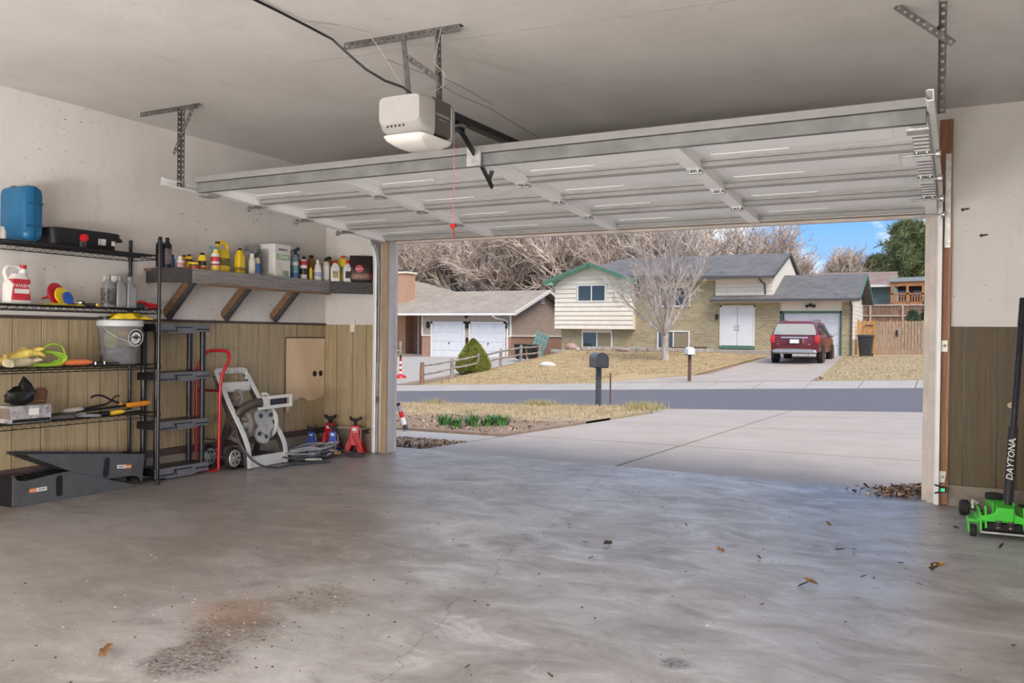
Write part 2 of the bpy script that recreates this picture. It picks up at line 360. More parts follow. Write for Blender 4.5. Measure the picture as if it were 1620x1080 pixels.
def sheet(y0, y1, xl, xr, nx, ny, dz, skirt=.12, jit=0, wob=0):
    m = MB(); V = []; F = []
    for j in range(ny+1):
        y = lerp(y0, y1, j/ny); a = xl(y) if callable(xl) else xl; b = xr(y) if callable(xr) else xr
        for i in range(nx+1):
            x = lerp(a, b, i/nx); yq = y+(wob*(math.sin(x*2.3)+.6*math.sin(x*5.1+1)+.5*math.sin(x*9.7)) if j == 0 else 0); V.append((x, yq, gz(x, yq)+dz+(random.uniform(-jit, jit) if jit and 0 < i < nx and 0 < j < ny else 0)))
    w = nx+1
    for j in range(ny):
        for i in range(nx): F.append((j*w+i, j*w+i+1, (j+1)*w+i+1, (j+1)*w+i))
    n = len(V)
    if skirt:
        ring = [i for i in range(w)]+[j*w+nx for j in range(1, ny+1)]+[ny*w+i for i in range(nx-1, -1, -1)]+[j*w for j in range(ny-1, 0, -1)]
        V += [(V[i][0], V[i][1], V[i][2]-skirt) for i in ring]; k = len(ring)
        for q in range(k): F.append((ring[q], n+q, n+(q+1) % k, ring[(q+1) % k]))
    return m.add(V, F, True)
def mat_lawn(name, a, b_, c_, g):
    m, t, b = mat_new(name); v = coord(t); f = noise(t, v, .9, 7, .65); n2 = noise(t, coord(t, (1, .45, 1)), 14, 6, .75)
    c = mix(t, ramp(t, f, (.36, 0), (.64, 1)), a, b_); c = mix(t, ramp(t, n2, (.45, 0), (.7, .7)), c, c_)
    c = mix(t, ramp(t, noise(t, v, .35, 4), (.60, 0), (.72, .55)), c, g)
    t.links.new(c, b.inputs['Base Color']); b.inputs['Roughness'].default_value = .95; b.inputs['Specular IOR Level'].default_value = .1; bump(t, b, n2, .7, .03); return m
lawn = mat_lawn('dry_lawn', (.50, .38, .22), (.46, .34, .185), (.36, .26, .14), (.35, .30, .15))
dirt = mat_lawn('bare_dirt', (.37, .27, .20), (.29, .21, .15), (.20, .14, .10), (.42, .32, .22))
straw = mat_lawn('straw_grass', (.47, .37, .235), (.40, .31, .185), (.28, .20, .11), (.36, .29, .17))
hillm = mat_lawn('brush_hillside', (.62, .50, .42), (.54, .43, .355), (.42, .33, .27), (.42, .38, .26))
struct(sheet(.42, 100, -75, 60, 90, 100, -.07, 0).build('ground', dirt))
# driveway slabs: each its own piece
dw = struct(MB().b2((.06, .43, -.16), (5.3, .44, -.10)).build('driveway', curbm))
ys = [.45, 2.76, 5.72, 8.42, 10.18]
for i, (a, b) in enumerate(zip(ys, ys[1:])):
    for xa, xb in ((.05, 2.232), (2.268, 5.45)):
        sheet(a+.02, b-.02, (lambda y, q=xa: q if q > 1 or y < 8.42 else q-(y-8.42)*.55), xb, 6, 6, 0, .12).build('slab', drive, dw)
struct(sheet(10.2, 19.5, -75, 60, 60, 8, -.015, .1).build('street', asph))
struct(MB().b2((.09, .405, -.10), (4.95, .45, -.03)).build('trim_9', blackm))
wk = struct(MB().b2((-6, 1.72, -.2), (-.1, 1.74, -.12)).build('front_walk', curbm))
xs = [.02, -1.35, -2.75, -4.2, -6]
for a, b in zip(xs, xs[1:]): sheet(1.69, 2.47, b+.01, a-.01, 3, 2, 0.0, .1).build('slab', walkm, wk)
sw_ = struct(MB().b2((-60, 19.6, -3.2), (-59, 19.7, -3.1)).build('sidewalk', curbm))
x = -44
while x < 26: sheet(19.5, 21.2, x+.012, x+1.488, 2, 3, .0, .14).build('slab', walkm, sw_); x += 1.5
# planting bed, straw verge and litter bed on this side
struct(sheet(2.48, 6.2, -8, .04, 30, 16, .03, .3, .03).build('planting_bed', dirt))
struct(sheet(5.0, 10.17, -40, lambda y: .04 if y < 8.42 else .04-(y-8.42)*.55, 160, 16, .045, .3, .015, .22).build('verge', straw))
struct(sheet(.2, 1.68, -6, .03, 10, 6, -.015, .08, .01).build('litter_bed', dirt))
# far side
struct(sheet(21.22, 34.6, -13.75, lambda y: lerp(-3.95, -2.9, (y-21.2)/13.4) if y > 24 else lerp(-6.4, -3.75, (y-21.2)/2.8), 30, 26, .01, .06, .01).build('lawn', lawn))
struct(sheet(21.22, 40, lambda y: .9-max(0, (y-24)*.06) if y > 23 else 1.2, 30, 30, 30, .01, .06, .012).build('lawn', straw))
struct(sheet(21.22, 38.3, -70, -25.6, 10, 12, .01, .06, .012).build('lawn', lawn))
d2 = struct(MB().b2((-2, 21.3, -.6), (-1, 21.4, -.5)).build('neighbour_driveway', curbm))
for a, b in ((21.21, 24.8), (24.82, 29.5), (29.52, 35.6)):
    sheet(a, b, lambda y: (lerp(-6.2, -3.0, (y-21.2)/2.8) if y < 24 else lerp(-3.0, -2.7, (y-24)/11)), lambda y: .95-max(0, (y-24)*.06), 6, 6, .02, .1).build('slab', drive, d2)
d3 = struct(MB().b2((-20, 21.3, -1.2), (-19, 21.4, -1.1)).build('left_driveway', curbm))
for a, b in ((21.21, 27), (27.02, 32.5), (32.52, 38.0)):
    for p_, q_ in ((0, .5), (.5, 1)):
        sheet(a, b, lambda y, p_=p_: lerp(-25.2, lerp(-15.1, -14.6, (y-21.2)/17), p_), lambda y, q_=q_: lerp(-25.2, lerp(-15.1, -14.6, (y-21.2)/17), q_)-.015, 5, 6, .02, .1).build('slab', walkm, d3)
struct(sheet(21.22, 34, lambda y: lerp(-15.08, -14.65, (y-21.2)/17), -13.77, 3, 14, .03, .08, .03).build('planting_strip', dirt))
# hillside of brush far behind
hb = MB(); V = []; F = []
for j in range(15):
    for i in range(61):
        x = -110+i*2.6; y = 64+j*4; h = 3.0+j*interp(x, [(-110, 1.05), (-25, .85), (-19, .40), (-6, .22), (10, .22), (40, .3)])+random.uniform(-.5, .5)
        V.append((x, y, h))
for j in range(14):
    for i in range(60): F.append((j*61+i, j*61+i+1, (j+1)*61+i+1, (j+1)*61+i))
struct(hb.add(V, F, True).build('hillside', hillm))
# ================================================================== outdoor materials
def mat_brick(name, c1, c2, mortar, bw=.21, bh=.072):
    m, t, b = mat_new(name); c = N(t, 'ShaderNodeTexCoord'); s_ = N(t, 'ShaderNodeSeparateXYZ'); t.links.new(c.outputs['Object'], s_.inputs[0])
    ad = N(t, 'ShaderNodeMath', operation='ADD'); t.links.new(s_.outputs[0], ad.inputs[0]); t.links.new(s_.outputs[1], ad.inputs[1])
    cb = N(t, 'ShaderNodeCombineXYZ'); t.links.new(ad.outputs[0], cb.inputs[0]); t.links.new(s_.outputs[2], cb.inputs[1])
    k = N(t, 'ShaderNodeTexBrick', Scale=1.0); k.inputs['Brick Width'].default_value = bw; k.inputs['Row Height'].default_value = bh; k.inputs['Mortar Size'].default_value = .010; k.inputs['Bias'].default_value = -.1
    k.inputs['Color1'].default_value = (*c1, 1); k.inputs['Color2'].default_value = (*c2, 1); k.inputs['Mortar'].default_value = (*mortar, 1); t.links.new(cb.outputs[0], k.inputs[0])
    t.links.new(k.outputs[0], b.inputs['Base Color']); b.inputs['Roughness'].default_value = .9; bump(t, b, k.outputs[1], -.4, .01); return m
olive = mat_brick('olive_brick', (.40, .33, .19), (.27, .215, .115), (.50, .45, .34), .24, .10)
orangeb = mat_brick('orange_brick', (.50, .25, .14), (.40, .19, .11), (.55, .42, .33))
orangeb_shade = mat_brick('orange_brick_shade', (.40, .20, .13), (.30, .15, .10), (.46, .35, .28))  # same brick as the chimney, with the wing's shade put into its colour
def mat_shingle(name, c1, c2):
    m, t, b = mat_new(name); v = coord(t); f = noise(t, v, 1.1, 5); c = N(t, 'ShaderNodeTexCoord'); s_ = N(t, 'ShaderNodeSeparateXYZ'); t.links.new(c.outputs['Object'], s_.inputs[0])
    cb = N(t, 'ShaderNodeCombineXYZ'); t.links.new(s_.outputs[0], cb.inputs[0]); t.links.new(s_.outputs[2], cb.inputs[1])
    k = N(t, 'ShaderNodeTexBrick', Scale=1.0); k.inputs['Brick Width'].default_value = .32; k.inputs['Row Height'].default_value = .055; k.inputs['Mortar Size'].default_value = .004
    k.inputs['Color1'].default_value = (*c1, 1); k.inputs['Color2'].default_value = (*c2, 1); k.inputs['Mortar'].default_value = (*[q*.55 for q in c2], 1); t.links.new(cb.outputs[0], k.inputs[0])
    cc = mix(t, ramp(t, f, (.4, 0), (.7, .35)), k.outputs[0], tuple(q*1.3 for q in c1)); t.links.new(cc, b.inputs['Base Color']); b.inputs['Roughness'].default_value = .9; bump(t, b, k.outputs[0], .4, .02); return m
greyroof = mat_shingle('grey_shingles', (.165, .157, .155), (.115, .11, .112))
tanroof = mat_shingle('tan_shingles', (.37, .31, .25), (.29, .245, .20))
brownroof = mat_shingle('brown_shingles', (.30, .215, .18), (.23, .165, .14))
cream = M('cream_siding', (.80, .73, .61), .7, var=.04, scale=3)
tansid = M('taupe_siding', (.48, .39, .32), .7, var=.06, scale=4)
green = M('green_trim', (.085, .20, .13), .55, var=.12)
lgreen = M('pale_green_trim', (.26, .46, .33), .55, var=.08)
wtrim = M('white_trim', (.80, .79, .76), .5, var=.03)
wdoor = M('white_door', (.74, .75, .77), .4, var=.03, scale=3)
dkgut = M('dark_gutter', (.09, .085, .085), .5, var=.1)
tealw = M('teal_siding', (.20, .30, .29), .7, var=.1, scale=2)
orwood = M('orange_wood', (.50, .21, .08), .7, var=.2, scale=8)
fencew = M('tan_fence_wood', (.46, .32, .22), .85, var=.22, scale=3, stretch=(9, 9, 1), bmp=.3)
fenceo = M('orange_fence_wood', (.58, .30, .11), .8, var=.2, scale=3, stretch=(9, 9, 1), bmp=.3)
fenced = M('brown_fence_wood', (.30, .17, .11), .85, var=.25, scale=3, stretch=(9, 9, 1), bmp=.3)
greywood = M('grey_weathered_wood', (.36, .31, .27), .9, var=.25, scale=5, stretch=(1, 1, 1), bmp=.4)
stone = M('pale_stone', (.50, .45, .39), .9, var=.2, scale=4, bmp=.5)
pinkst = M('pink_stone', (.46, .31, .25), .9, var=.2, scale=5, bmp=.5)
m, t, b = mat_new('window_glass'); b.inputs['Base Color'].default_value = (.035, .045, .05, 1); b.inputs['Roughness'].default_value = .04; b.inputs['Specular IOR Level'].default_value = .9; glass = m
blind = M('tan_blind', (.30, .25, .16), .7, var=.1, stretch=(1, 1, 30), scale=2)
def window(parent, x0, x1, z0, z1, y, mull=1, blinds=(), frame=wtrim, side='-y'):
    fr = MB(); w = .07
    fr.b2((x0-w, y-.05, z0-w), (x1+w, y+.02, z0)).b2((x0-w, y-.05, z1), (x1+w, y+.02, z1+w)).b2((x0-w, y-.05, z0), (x0, y+.02, z1)).b2((x1, y-.05, z0), (x1+w, y+.02, z1))
    f = fr.build('window', frame, parent, world=True)
    n = mull+1
    for i in range(n):
        a = lerp(x0, x1, i/n); b_ = lerp(x0, x1, (i+1)/n)
        MB().b2((a+.02, y-.02, z0), (b_-.02, y, z1)).build('pane', blind if i in blinds else glass, f, world=True)
        if i: MB().b2((a-.03, y-.035, z0), (a+.03, y, z1)).build('mullion', frame, f, world=True)
    return f
def roofslab(pts, th=.12):
    m = MB(); a = [Vector(p) for p in pts]; n = (a[1]-a[0]).cross(a[2]-a[0]).normalized()
    if n.z < 0: a = a[::-1]; n = -n
    k = len(a); V = a+[p-n*th for p in a]
    return m.add(V, [tuple(range(k)), tuple(range(k, 2*k))[::-1]]+[(i, k+i, k+(i+1) % k, (i+1) % k) for i in range(k)])

# ================================================================== house across the street
H = thing('split_level_house', 'cream and olive brick split level house with grey shingle roof across the street', 'house', (-9, 36, .4))
def hp(n, mb, mt, parent=None, **k): return mb.build(n, mt, parent or H, world=True, **k)
hp('brick_wall', MB().b2((-14.44, 36, -.3), (-3.3, 43.5, 4.15)), olive)
hp('brick_pier', MB().b2((-3.95, 35.98, -.1), (-2.72, 36.4, 3.0)), olive); hp('brick_pier', MB().b2((.13, 35.98, -.1), (.52, 36.4, 3.0)), olive); hp('brick_base', MB().b2((.42, 36.4, -.1), (.52, 41.6, 1.15)), olive)
cb = hp('bay_wall', MB().b2((-14.66, 35.62, 1.56), (-10.14, 36.2, 4.10)).prism([(-14.66, 4.10), (-10.14, 4.10), (-12.45, 4.98)], (0, 35.62, 0), (1, 0, 0), (0, 0, 1), (0, .5, 0)), cream)
z = 1.58
while z < 4.95:                                   # clapboards, clipped to the gable
    zt = min(z+.242, 4.97)
    l0 = -14.68 if z < 4.1 else -14.68+(z-4.1)*2.52; l1 = -10.12 if z < 4.1 else -10.12-(z-4.1)*2.65
    t0 = -14.68 if zt < 4.1 else -14.68+(zt-4.1)*2.52; t1 = -10.12 if zt < 4.1 else -10.12-(zt-4.1)*2.65
    segs = [(l0, l1, t0, t1)]
    if 3.02 < z+.12 < 4.0: segs = [(l0, -13.42, t0, -13.42), (-11.6, l1, -11.6, t1)]
    for a, b_, c_, d_ in segs:
        hp('siding_board', MB().add([(a, 35.56, z), (b_, 35.56, z), (b_, 35.62, z), (a, 35.62, z), (c_, 35.60, zt-.012), (d_, 35.60, zt-.012), (d_, 35.62, zt-.012), (c_, 35.62, zt-.012)], [(0,1,5,4),(4,5,6,7),(0,3,2,1),(1,2,6,5),(0,4,7,3)]), cream, cb)
    z += .242
window(H, -13.28, -11.74, 3.10, 3.90, 35.60)
window(H, -13.14, -11.50, .58, 1.38, 35.99, 1, (1,)); hp('window_head', MB().b2((-13.2, 35.93, 1.42), (-11.44, 36, 1.60)), cream)
window(H, -8.86, -7.27, .63, 1.46, 35.99, 1, (1,)); window(H, -8.76, -7.27, 2.82, 3.72, 35.99, 1); hp('window_head', MB().b2((-8.85, 35.94, 3.80), (-7.2, 36, 4.02)), cream)
hp('roof', roofslab([(-12.2, 40, 5.74), (-2.95, 40, 5.74), (-2.95, 35.35, 4.22), (-14.9, 35.35+1.3, 4.55)]), greyroof)
hp('roof', roofslab([(-12.2, 40, 5.74), (-2.95, 40, 5.74), (-2.95, 44.6, 4.22), (-14.9, 44.6, 4.22)]), greyroof)
hp('roof', roofslab([(-12.2, 40, 5.74), (-14.9, 36.6, 4.55), (-14.9, 44.6, 4.22)]), greyroof)
hp('gable_roof', roofslab([(-12.5, 35.1, 5.10), (-12.5, 40, 5.10), (-15.14, 40, 4.13), (-15.14, 35.1, 4.13)]), greyroof)
hp('gable_roof', roofslab([(-12.5, 35.1, 5.10), (-12.5, 40, 5.10), (-9.86, 40, 4.13), (-9.86, 35.1, 4.13)]), greyroof)
for sx, xe in ((-1, -15.16), (1, -9.84)):
    hp('rake_board', MB().beam((-12.5, 35.06, 5.03), (xe, 35.06, 4.06), .05, .17, (0, 0, 1)), green)
    hp('soffit', roofslab([(-12.5, 35.1, 4.94), (-12.5, 35.6, 4.94), (xe-sx*.05, 35.6, 3.99), (xe-sx*.05, 35.1, 3.99)], .03), lgreen)
    hp('eave_return', MB().prism([(xe, 3.95), (xe-sx*.55, 3.95), (xe-sx*.5, 4.16), (xe, 4.05)], (0, 35.08, 0), (1, 0, 0), (0, 0, 1), (0, .5, 0)), lgreen)
hp('gutter', MB().b2((-9.9, 35.27, 4.10), (-2.95, 35.37, 4.21)), dkgut)
hp('soffit', MB().b2((-9.9, 35.37, 4.08), (-3, 36, 4.11)), cream)
hp('gable_wall', MB().prism([(36.02, 3.2), (43.6, 3.2), (43.6, 4.2), (40, 5.6), (36.02, 4.25)], (-3.35, 0, 0), (0, 1, 0), (0, 0, 1), (.32, 0, 0)), cream)
for ya, za in ((35.35, 4.18), (44.6, 4.18)): hp('rake_board', MB().beam((-2.93, ya, za), (-2.93, 40, 5.70), .05, .16, (0, 0, 1)), dkgut)
ew = hp('entry_wall', MB().b2((-5.86, 35.93, 3.28), (-3.05, 36.1, 4.12)), cream)
for k in range(4): hp('siding_board', MB().b2((-5.88, 35.88, 3.30+k*.205), (-3.05, 35.93, 3.495+k*.205)), cream, ew)
# lower roof over entry and garage
hp('lower_roof', roofslab([(-5.98, 35.35, 3.10), (.95, 35.35, 3.10), (.95, 38.8, 4.46), (-3.03, 38.8, 4.46), (-3.03, 36.0, 3.356), (-5.98, 36.0, 3.356)]), greyroof)
hp('lower_roof', roofslab([(.95, 38.8, 4.46), (-3.03, 38.8, 4.46), (-3.03, 42.2, 3.12), (.95, 42.2, 3.12)]), greyroof)
hp('gutter', MB().b2((-6.0, 35.26, 2.97), (.97, 35.36, 3.09)), dkgut)
hp('soffit', MB().b2((-5.95, 35.36, 2.95), (.95, 36, 2.98)), cream)
hp('garage_wall', MB().b2((-3.0, 36.3, -.1), (.40, 41.6, 2.98)).b2((-2.72, 36.05, 2.50), (.13, 36.3, 2.96)), cream)
sd = hp('side_wall', MB().b2((.40, 36.1, 1.15), (.50, 41.5, 3.02)).prism([(35.9, 3.0), (41.7, 3.0), (38.8, 4.32)], (.42, 0, 0), (0, 1, 0), (0, 0, 1), (.08, 0, 0)), cream)
for k in range(9): hp('siding_board', MB().b2((.50, 36.0, 1.17+k*.205), (.525, 41.5, 1.36+k*.205)), cream, sd)
for ya in (35.35, 42.2): hp('rake_board', MB().beam((.97, ya, 3.06), (.97, 38.8, 4.41), .05, .15, (0, 0, 1)), green)
gd = hp('garage_door', MB().b2((-2.56, 36.16, .34), (.02, 36.22, 2.42)), wdoor)
for k in range(4):
    for j in range(4): hp('panel', MB().b2((-2.52+j*.64, 36.14, .38+k*.52), (-1.94+j*.64, 36.17, .80+k*.52)), wdoor, gd)
hp('door_frame', MB().b2((-2.70, 36.02, .34), (-2.60, 36.2, 2.52)).b2((.06, 36.02, .34), (.15, 36.2, 2.52)).b2((-2.70, 36.02, 2.43), (.15, 36.2, 2.52)), green)
for x0 in (-5.56, -4.77):
    d = hp('entry_door', MB().b2((x0, 35.93, .80), (x0+.77, 35.98, 2.72)), wdoor)
    kx = x0+.70 if x0 < -5 else x0+.07
    for kz in (1.62, 1.78): hp('knob', MB().ball((kx, 35.90, kz), .04, 8, 6), galv, d)
hp('door_frame', MB().b2((-5.66, 35.94, .78), (-5.57, 36.02, 2.80)).b2((-3.99, 35.94, .78), (-3.92, 36.02, 2.80)).b2((-5.66, 35.94, 2.73), (-3.92, 36.02, 2.80)), wtrim)
hp('door_sill', MB().b2((-5.66, 35.85, .64), (-3.92, 36.0, .78)), green)
hp('porch_slab', MB().b2((-6.0, 34.85, .10), (-3.15, 36.0, .60)), drive)
hp('downspout', MB().tube([(.56, 35.35, 2.98), (.56, 35.6, 2.85), (.56, 35.94, 2.70), (.56, 35.94, .45), (.56, 35.8, .38)], .045, 6), dkgut)
hp('downspout', MB().tube([(-3.6, 35.33, 4.1), (-3.6, 35.6, 4.0), (-3.45, 35.85, 3.85), (-3.4, 35.85, 3.36)], .045, 6), dkgut)
fl_ = hp('floodlight', MB().lathe([(.09, 0), (.09, .04)], 12, (-1.3, 36.02, 2.80), (0, -1, 0)), black)
for s_ in (-1, 1): hp('lamp_head', MB().lathe([(.03, 0), (.09, .12), (.07, .13)], 10, (-1.3+s_*.1, 35.98, 2.80), (s_*.8, -.8, -.6)), black, fl_)
hp('wall_lamp', MB().b2((-5.86, 35.86, 2.10), (-5.76, 36, 2.32)).b2((-5.90, 35.84, 2.32), (-5.72, 36, 2.36)), black, bevel=.02)
# stone edging of the bed under the windows: each block its own piece
se = thing('stone_edging', 'low row of pale stone blocks edging the bed under the house windows', 'edging', (-10.3, 34.5, .2))
x = -14.35
while x < -6.3:
    w_ = random.uniform(.55, .95); zt = gz(x+.4, 34.6)
    for c_ in range(2 if x < -12.8 else 1):
        zz = (zt+.09-c_*.19) if x > -12.8 else (.36-c_*.19)
        MB().box((x+w_/2, 34.45+random.uniform(-.04, .04), zz), (w_-.03, .28, .185), (0, 0, random.uniform(-.04, .04))).build('block', stone, se, .02, 1, world=True)
    x += w_
for lb, x, y, r, mt, sc in (('rounded pink boulder at the left end of the stone edging', -13.35, 34.9, .34, pinkst, (1.1, .8, .75)), ('reddish flat rock on the lawn edge below the brick wall', -10.1, 34.1, .22, pinkst, (1.6, .9, .5)), ('white flat rock lying in the dry lawn near the rail fence', -11.0, 27.0, .26, wtrim, (1.5, 1, .55)), ('small grey rock in front of the stone edging', -12.6, 34.05, .13, stone, (1.1, 1, .9))):
    mb = MB().ball((0, 0, 0), r, 10, 7, sc); mb.v = [(a*random.uniform(.88, 1.1), b_*random.uniform(.88, 1.1), c_*random.uniform(.9, 1.08)) for a, b_, c_ in mb.v]
    o = tag(mb.build('boulder', mt), lb, 'rock'); o.location = (x, y, gz(x, y)+r*sc[2]*.6)
pl = thing('planter_trough', 'dark low planter trough under the right basement window', 'planter', (-7.5, 35.3, .50)); MB().loft([(0, 0, 0, .35, .13, 6), (.18, 0, 0, .42, .16, 6)], 16).build('trough', M('rust_brown', (.16, .08, .05), .8), pl); MB().b2((-.36, -.12, .15), (.36, .12, .165)).build('soil', dirt, pl)
pl2 = copy_tree(pl); pl2.location = (-6.55, 35.3, .53); tag(pl2, 'rust brown planter trough beside the entry porch steps', 'planter')

# ================================================================== house on the left
L = thing('tan_roof_house', 'brick and taupe sided house with tan shingle roof and two white garage doors', 'house', (-22, 38, -.3))
def lp_(n, mb, mt, parent=None, **k): return mb.build(n, mt, parent or L, world=True, **k)
gw = lp_('garage_wall', MB().b2((-25.0, 38.0, 1.0), (-18.7, 46.5, 2.42)).prism([(38.0, 2.4), (46.5, 2.4), (42.25, 3.92)], (-18.9, 0, 0), (0, 1, 0), (0, 0, 1), (.2, 0, 0)), tansid)
for k in range(9): lp_('siding_board', MB().b2((-18.7, 38.0, 1.20+k*.14), (-18.67, 46.5, 1.325+k*.14)), tansid, gw)
for k in range(10):
    zz = 2.46+k*.14; dy = (zz-2.38)/1.52*4.25
    lp_('siding_board', MB().b2((-18.7, 38.0+dy+.1, zz), (-18.67, 46.5-dy-.1, zz+.125)), tansid, gw)
lp_('brick_base', MB().b2((-25.02, 37.97, -.6), (-24.3, 38.3, 1.08)).b2((-19.0, 37.97, -.6), (-18.66, 46.5, 1.12)).b2((-25.02, 38.3, -.6), (-19, 46.5, 1.1)), orangeb_shade)
lp_('base_trim', MB().b2((-18.68, 37.95, 1.10), (-18.60, 46.5, 1.19)).b2((-19.05, 37.93, 1.08), (-18.64, 37.99, 1.16)).b2((-25.03, 37.93, 1.08), (-24.32, 37.99, 1.16)), wtrim)
lp_('corner_post', MB().b2((-18.74, 37.94, 1.1), (-18.64, 38.04, 2.45)).b2((-25.06, 37.94, 1.1), (-24.96, 38.04, 2.45)), wtrim)
for x0, x1 in ((-24.23, -21.93), (-21.46, -19.10)):
    d = lp_('garage_door', MB().b2((x0+.04, 37.96, -.42), (x1-.04, 38.02, 1.86)), wdoor)
    for k in range(4):
        for j in range(4):
            w_ = (x1-x0-.16)/4; lp_('panel', MB().b2((x0+.11+j*w_, 37.94, -.34+k*.555), (x0+.03+(j+1)*w_, 37.97, .10+k*.555)), wdoor, d)
    lp_('door_frame', MB().b2((x0-.10, 37.90, -.42), (x0+.03, 38.0, 1.98)).b2((x1-.03, 37.90, -.42), (x1+.10, 38.0, 1.98)).b2((x0-.1, 37.90, 1.87), (x1+.1, 38, 1.98)), wtrim)
    lp_('handle', MB().b2(((x0+x1)/2+.05, 37.9, .62), ((x0+x1)/2+.12, 37.96, .70)), black, d)
for xx in (-24.55, -21.69, -18.90): lp_('wall_lantern', MB().b2((xx-.07, 37.82, 1.58), (xx+.07, 37.96, 1.88)).lathe([(.11, 0), (.02, .12)], 6, (xx, 37.88, 1.88)), black)
sl = lp_('security_light', MB().ball((-21.7, 37.8, 2.28), .10, 10, 8), black)
# roof planes
lp_('roof', roofslab([(-29.6, 37.4, 2.52), (-18.15, 37.4, 2.52), (-18.15, 42.25, 4.10), (-27.0, 42.25, 4.10), (-28.2, 40.6, 3.55)]), tanroof)
lp_('roof', roofslab([(-27, 42.25, 4.10), (-18.15, 42.25, 4.10), (-18.15, 47.1, 2.52), (-27, 47.1, 2.52)]), tanroof)
lp_('gutter', MB().b2((-29.6, 37.3, 2.36), (-18.15, 37.42, 2.5)), wtrim)
for ya in (37.4, 47.1): lp_('rake_board', MB().beam((-18.12, ya, 2.44), (-18.12, 42.25, 4.02), .06, .2, (0, 0, 1)), wtrim)
lp_('soffit', roofslab([(-18.15, 37.5, 2.38), (-18.7, 37.5, 2.38), (-18.7, 42.25, 3.93), (-18.15, 42.25, 3.93)], .03), tansid)
lp_('gable_vent', MB().b2((-18.68, 42.0, 3.2), (-18.62, 42.5, 3.7)), wtrim)
lp_('downspout', MB().tube([(-19.6, 37.36, 2.36), (-19.45, 37.5, 2.2), (-19.0, 37.9, 2.1), (-18.86, 37.88, 1.95), (-18.86, 37.88, -.2)], .06, 6), wtrim)
lp_('main_roof', roofslab([(-44, 46, 5.2), (-31.2, 46, 5.2), (-24.4, 41.9, 3.95), (-28.8, 40.2, 3.3), (-44, 40.2, 3.3)]), tanroof)
lp_('main_roof', roofslab([(-31.2, 46, 5.2), (-24.4, 41.9, 3.95), (-24.4, 48, 3.4)]), tanroof)
lp_('wing_wall', MB().b2((-44, 40.6, -.6), (-25.2, 46, 3.1)), orangeb_shade)
lp_('wing_fascia', MB().b2((-44, 40.1, 3.16), (-27.0, 40.25, 3.36)), wtrim)
lp_('entry_post', MB().b2((-26.2, 39.2, -.5), (-26.08, 39.32, 2.6)), tansid)
ch = lp_('chimney', MB().b2((-29.6, 39.7, -.5), (-27.5, 40.75, 5.22)), orangeb)
lp_('cap', MB().b2((-29.7, 39.6, 5.22), (-27.4, 40.85, 5.34)), cream, ch)
lp_('flue', MB().b2((-29.4, 39.9, 5.42), (-27.9, 40.5, 5.50)).b2((-29.2, 39.95, 5.34), (-28.1, 40.45, 5.42)), dkgut, ch)
lp_('porch_step', MB().b2((-28.5, 38.9, -.5), (-25.1, 40.6, -.12)), walkm)

# ================================================================== neighbours behind on the right
T = thing('teal_house', 'teal house with brown roof on the rise behind the fences', 'house', (0, 52, 2.6))
MB().b2((-7, 52, 1.8), (1.18, 58, 4.7)).build('wall', tealw, T, world=True)
roofslab([(-7, 51.4, 4.62), (1.62, 51.4, 4.62), (1.30, 56, 5.80), (-7, 56, 5.80)]).build('roof', brownroof, T, world=True)
MB().b2((-7, 51.3, 4.5), (1.62, 51.42, 4.64)).build('fascia', wtrim, T, world=True)
D = thing('timber_deck', 'covered orange timber deck with railing beside the teal house', 'deck', (2.6, 50, 2.6))
roofslab([(1.2, 49.2, 4.72), (3.9, 49.2, 4.76), (3.9, 52.5, 5.2), (1.3, 52.5, 5.15)], .06).build('roof', galv, D, world=True)
MB().b2((1.3, 49.3, 4.42), (3.9, 49.45, 4.68)).build('beam', orwood, D, world=True)
for xx in (1.4, 2.25, 3.1, 3.8): MB().b2((xx-.07, 49.3, 2.0), (xx+.07, 49.45, 4.42)).build('post', orwood, D, world=True)
MB().b2((1.3, 49.3, 3.30), (3.9, 52.5, 3.46)).build('floor', orwood, D, world=True)
MB().b2((1.35, 49.3, 3.92), (3.9, 49.4, 4.0)).build('handrail', orwood, D, world=True)
for k in range(17): MB().b2((1.42+k*.15, 49.33, 3.46), (1.49+k*.15, 49.37, 3.92)).build('baluster', orwood, D, world=True)
MB().b2((1.6, 52.0, 3.5), (3.6, 52.1, 4.6)).build('window', glass, D, world=True)
def fence(name, label, x0, x1, y, z0, z1, mt, pitch, rails, postx, railm=None, split=None, mt2=None):
    F_ = thing(name, label, 'fence', ((x0+x1)/2, y, z0))
    x = x0; i = 0
    while x < x1-.03:
        h = z1+random.uniform(-.03, .02)
        MB().prism([(x+.008, z0), (x+pitch-.012, z0), (x+pitch-.012, h-.03), (x+pitch-.04, h), (x+.035, h), (x+.008, h-.03)], (0, y+random.uniform(-.008, .008), 0), (1, 0, 0), (0, 0, 1), (0, .022, 0)).build('slat', mt2 if (split and x < split) else mt, F_, world=True)
        x += pitch
    for r in rails: MB().b2((x0, y-.05, r-.045), (x1, y-.005, r+.045)).build('rail', railm or mt, F_, world=True)
    for p in postx: MB().b2((p-.05, y-.10, z0), (p+.05, y-.0, z1-.02)).build('post', railm or mt, F_, world=True)
    return F_
fence('picket_fence', 'tan wooden board fence with an orange gate beside the house garage', .60, 9.0, 38, .40, 2.10, fencew, .142, (), (), None, 1.45, fenceo)
fence('stepped_fence', 'dark brown upper fence with pale rails behind the board fence', -.6, 9.0, 46, 1.55, 3.12, fenced, .15, (1.75, 2.55, 3.16), (.5, 2.2, 3.9, 5.6, 7.3, 8.9), M('pale_rail_wood', (.50, .40, .33), .85))
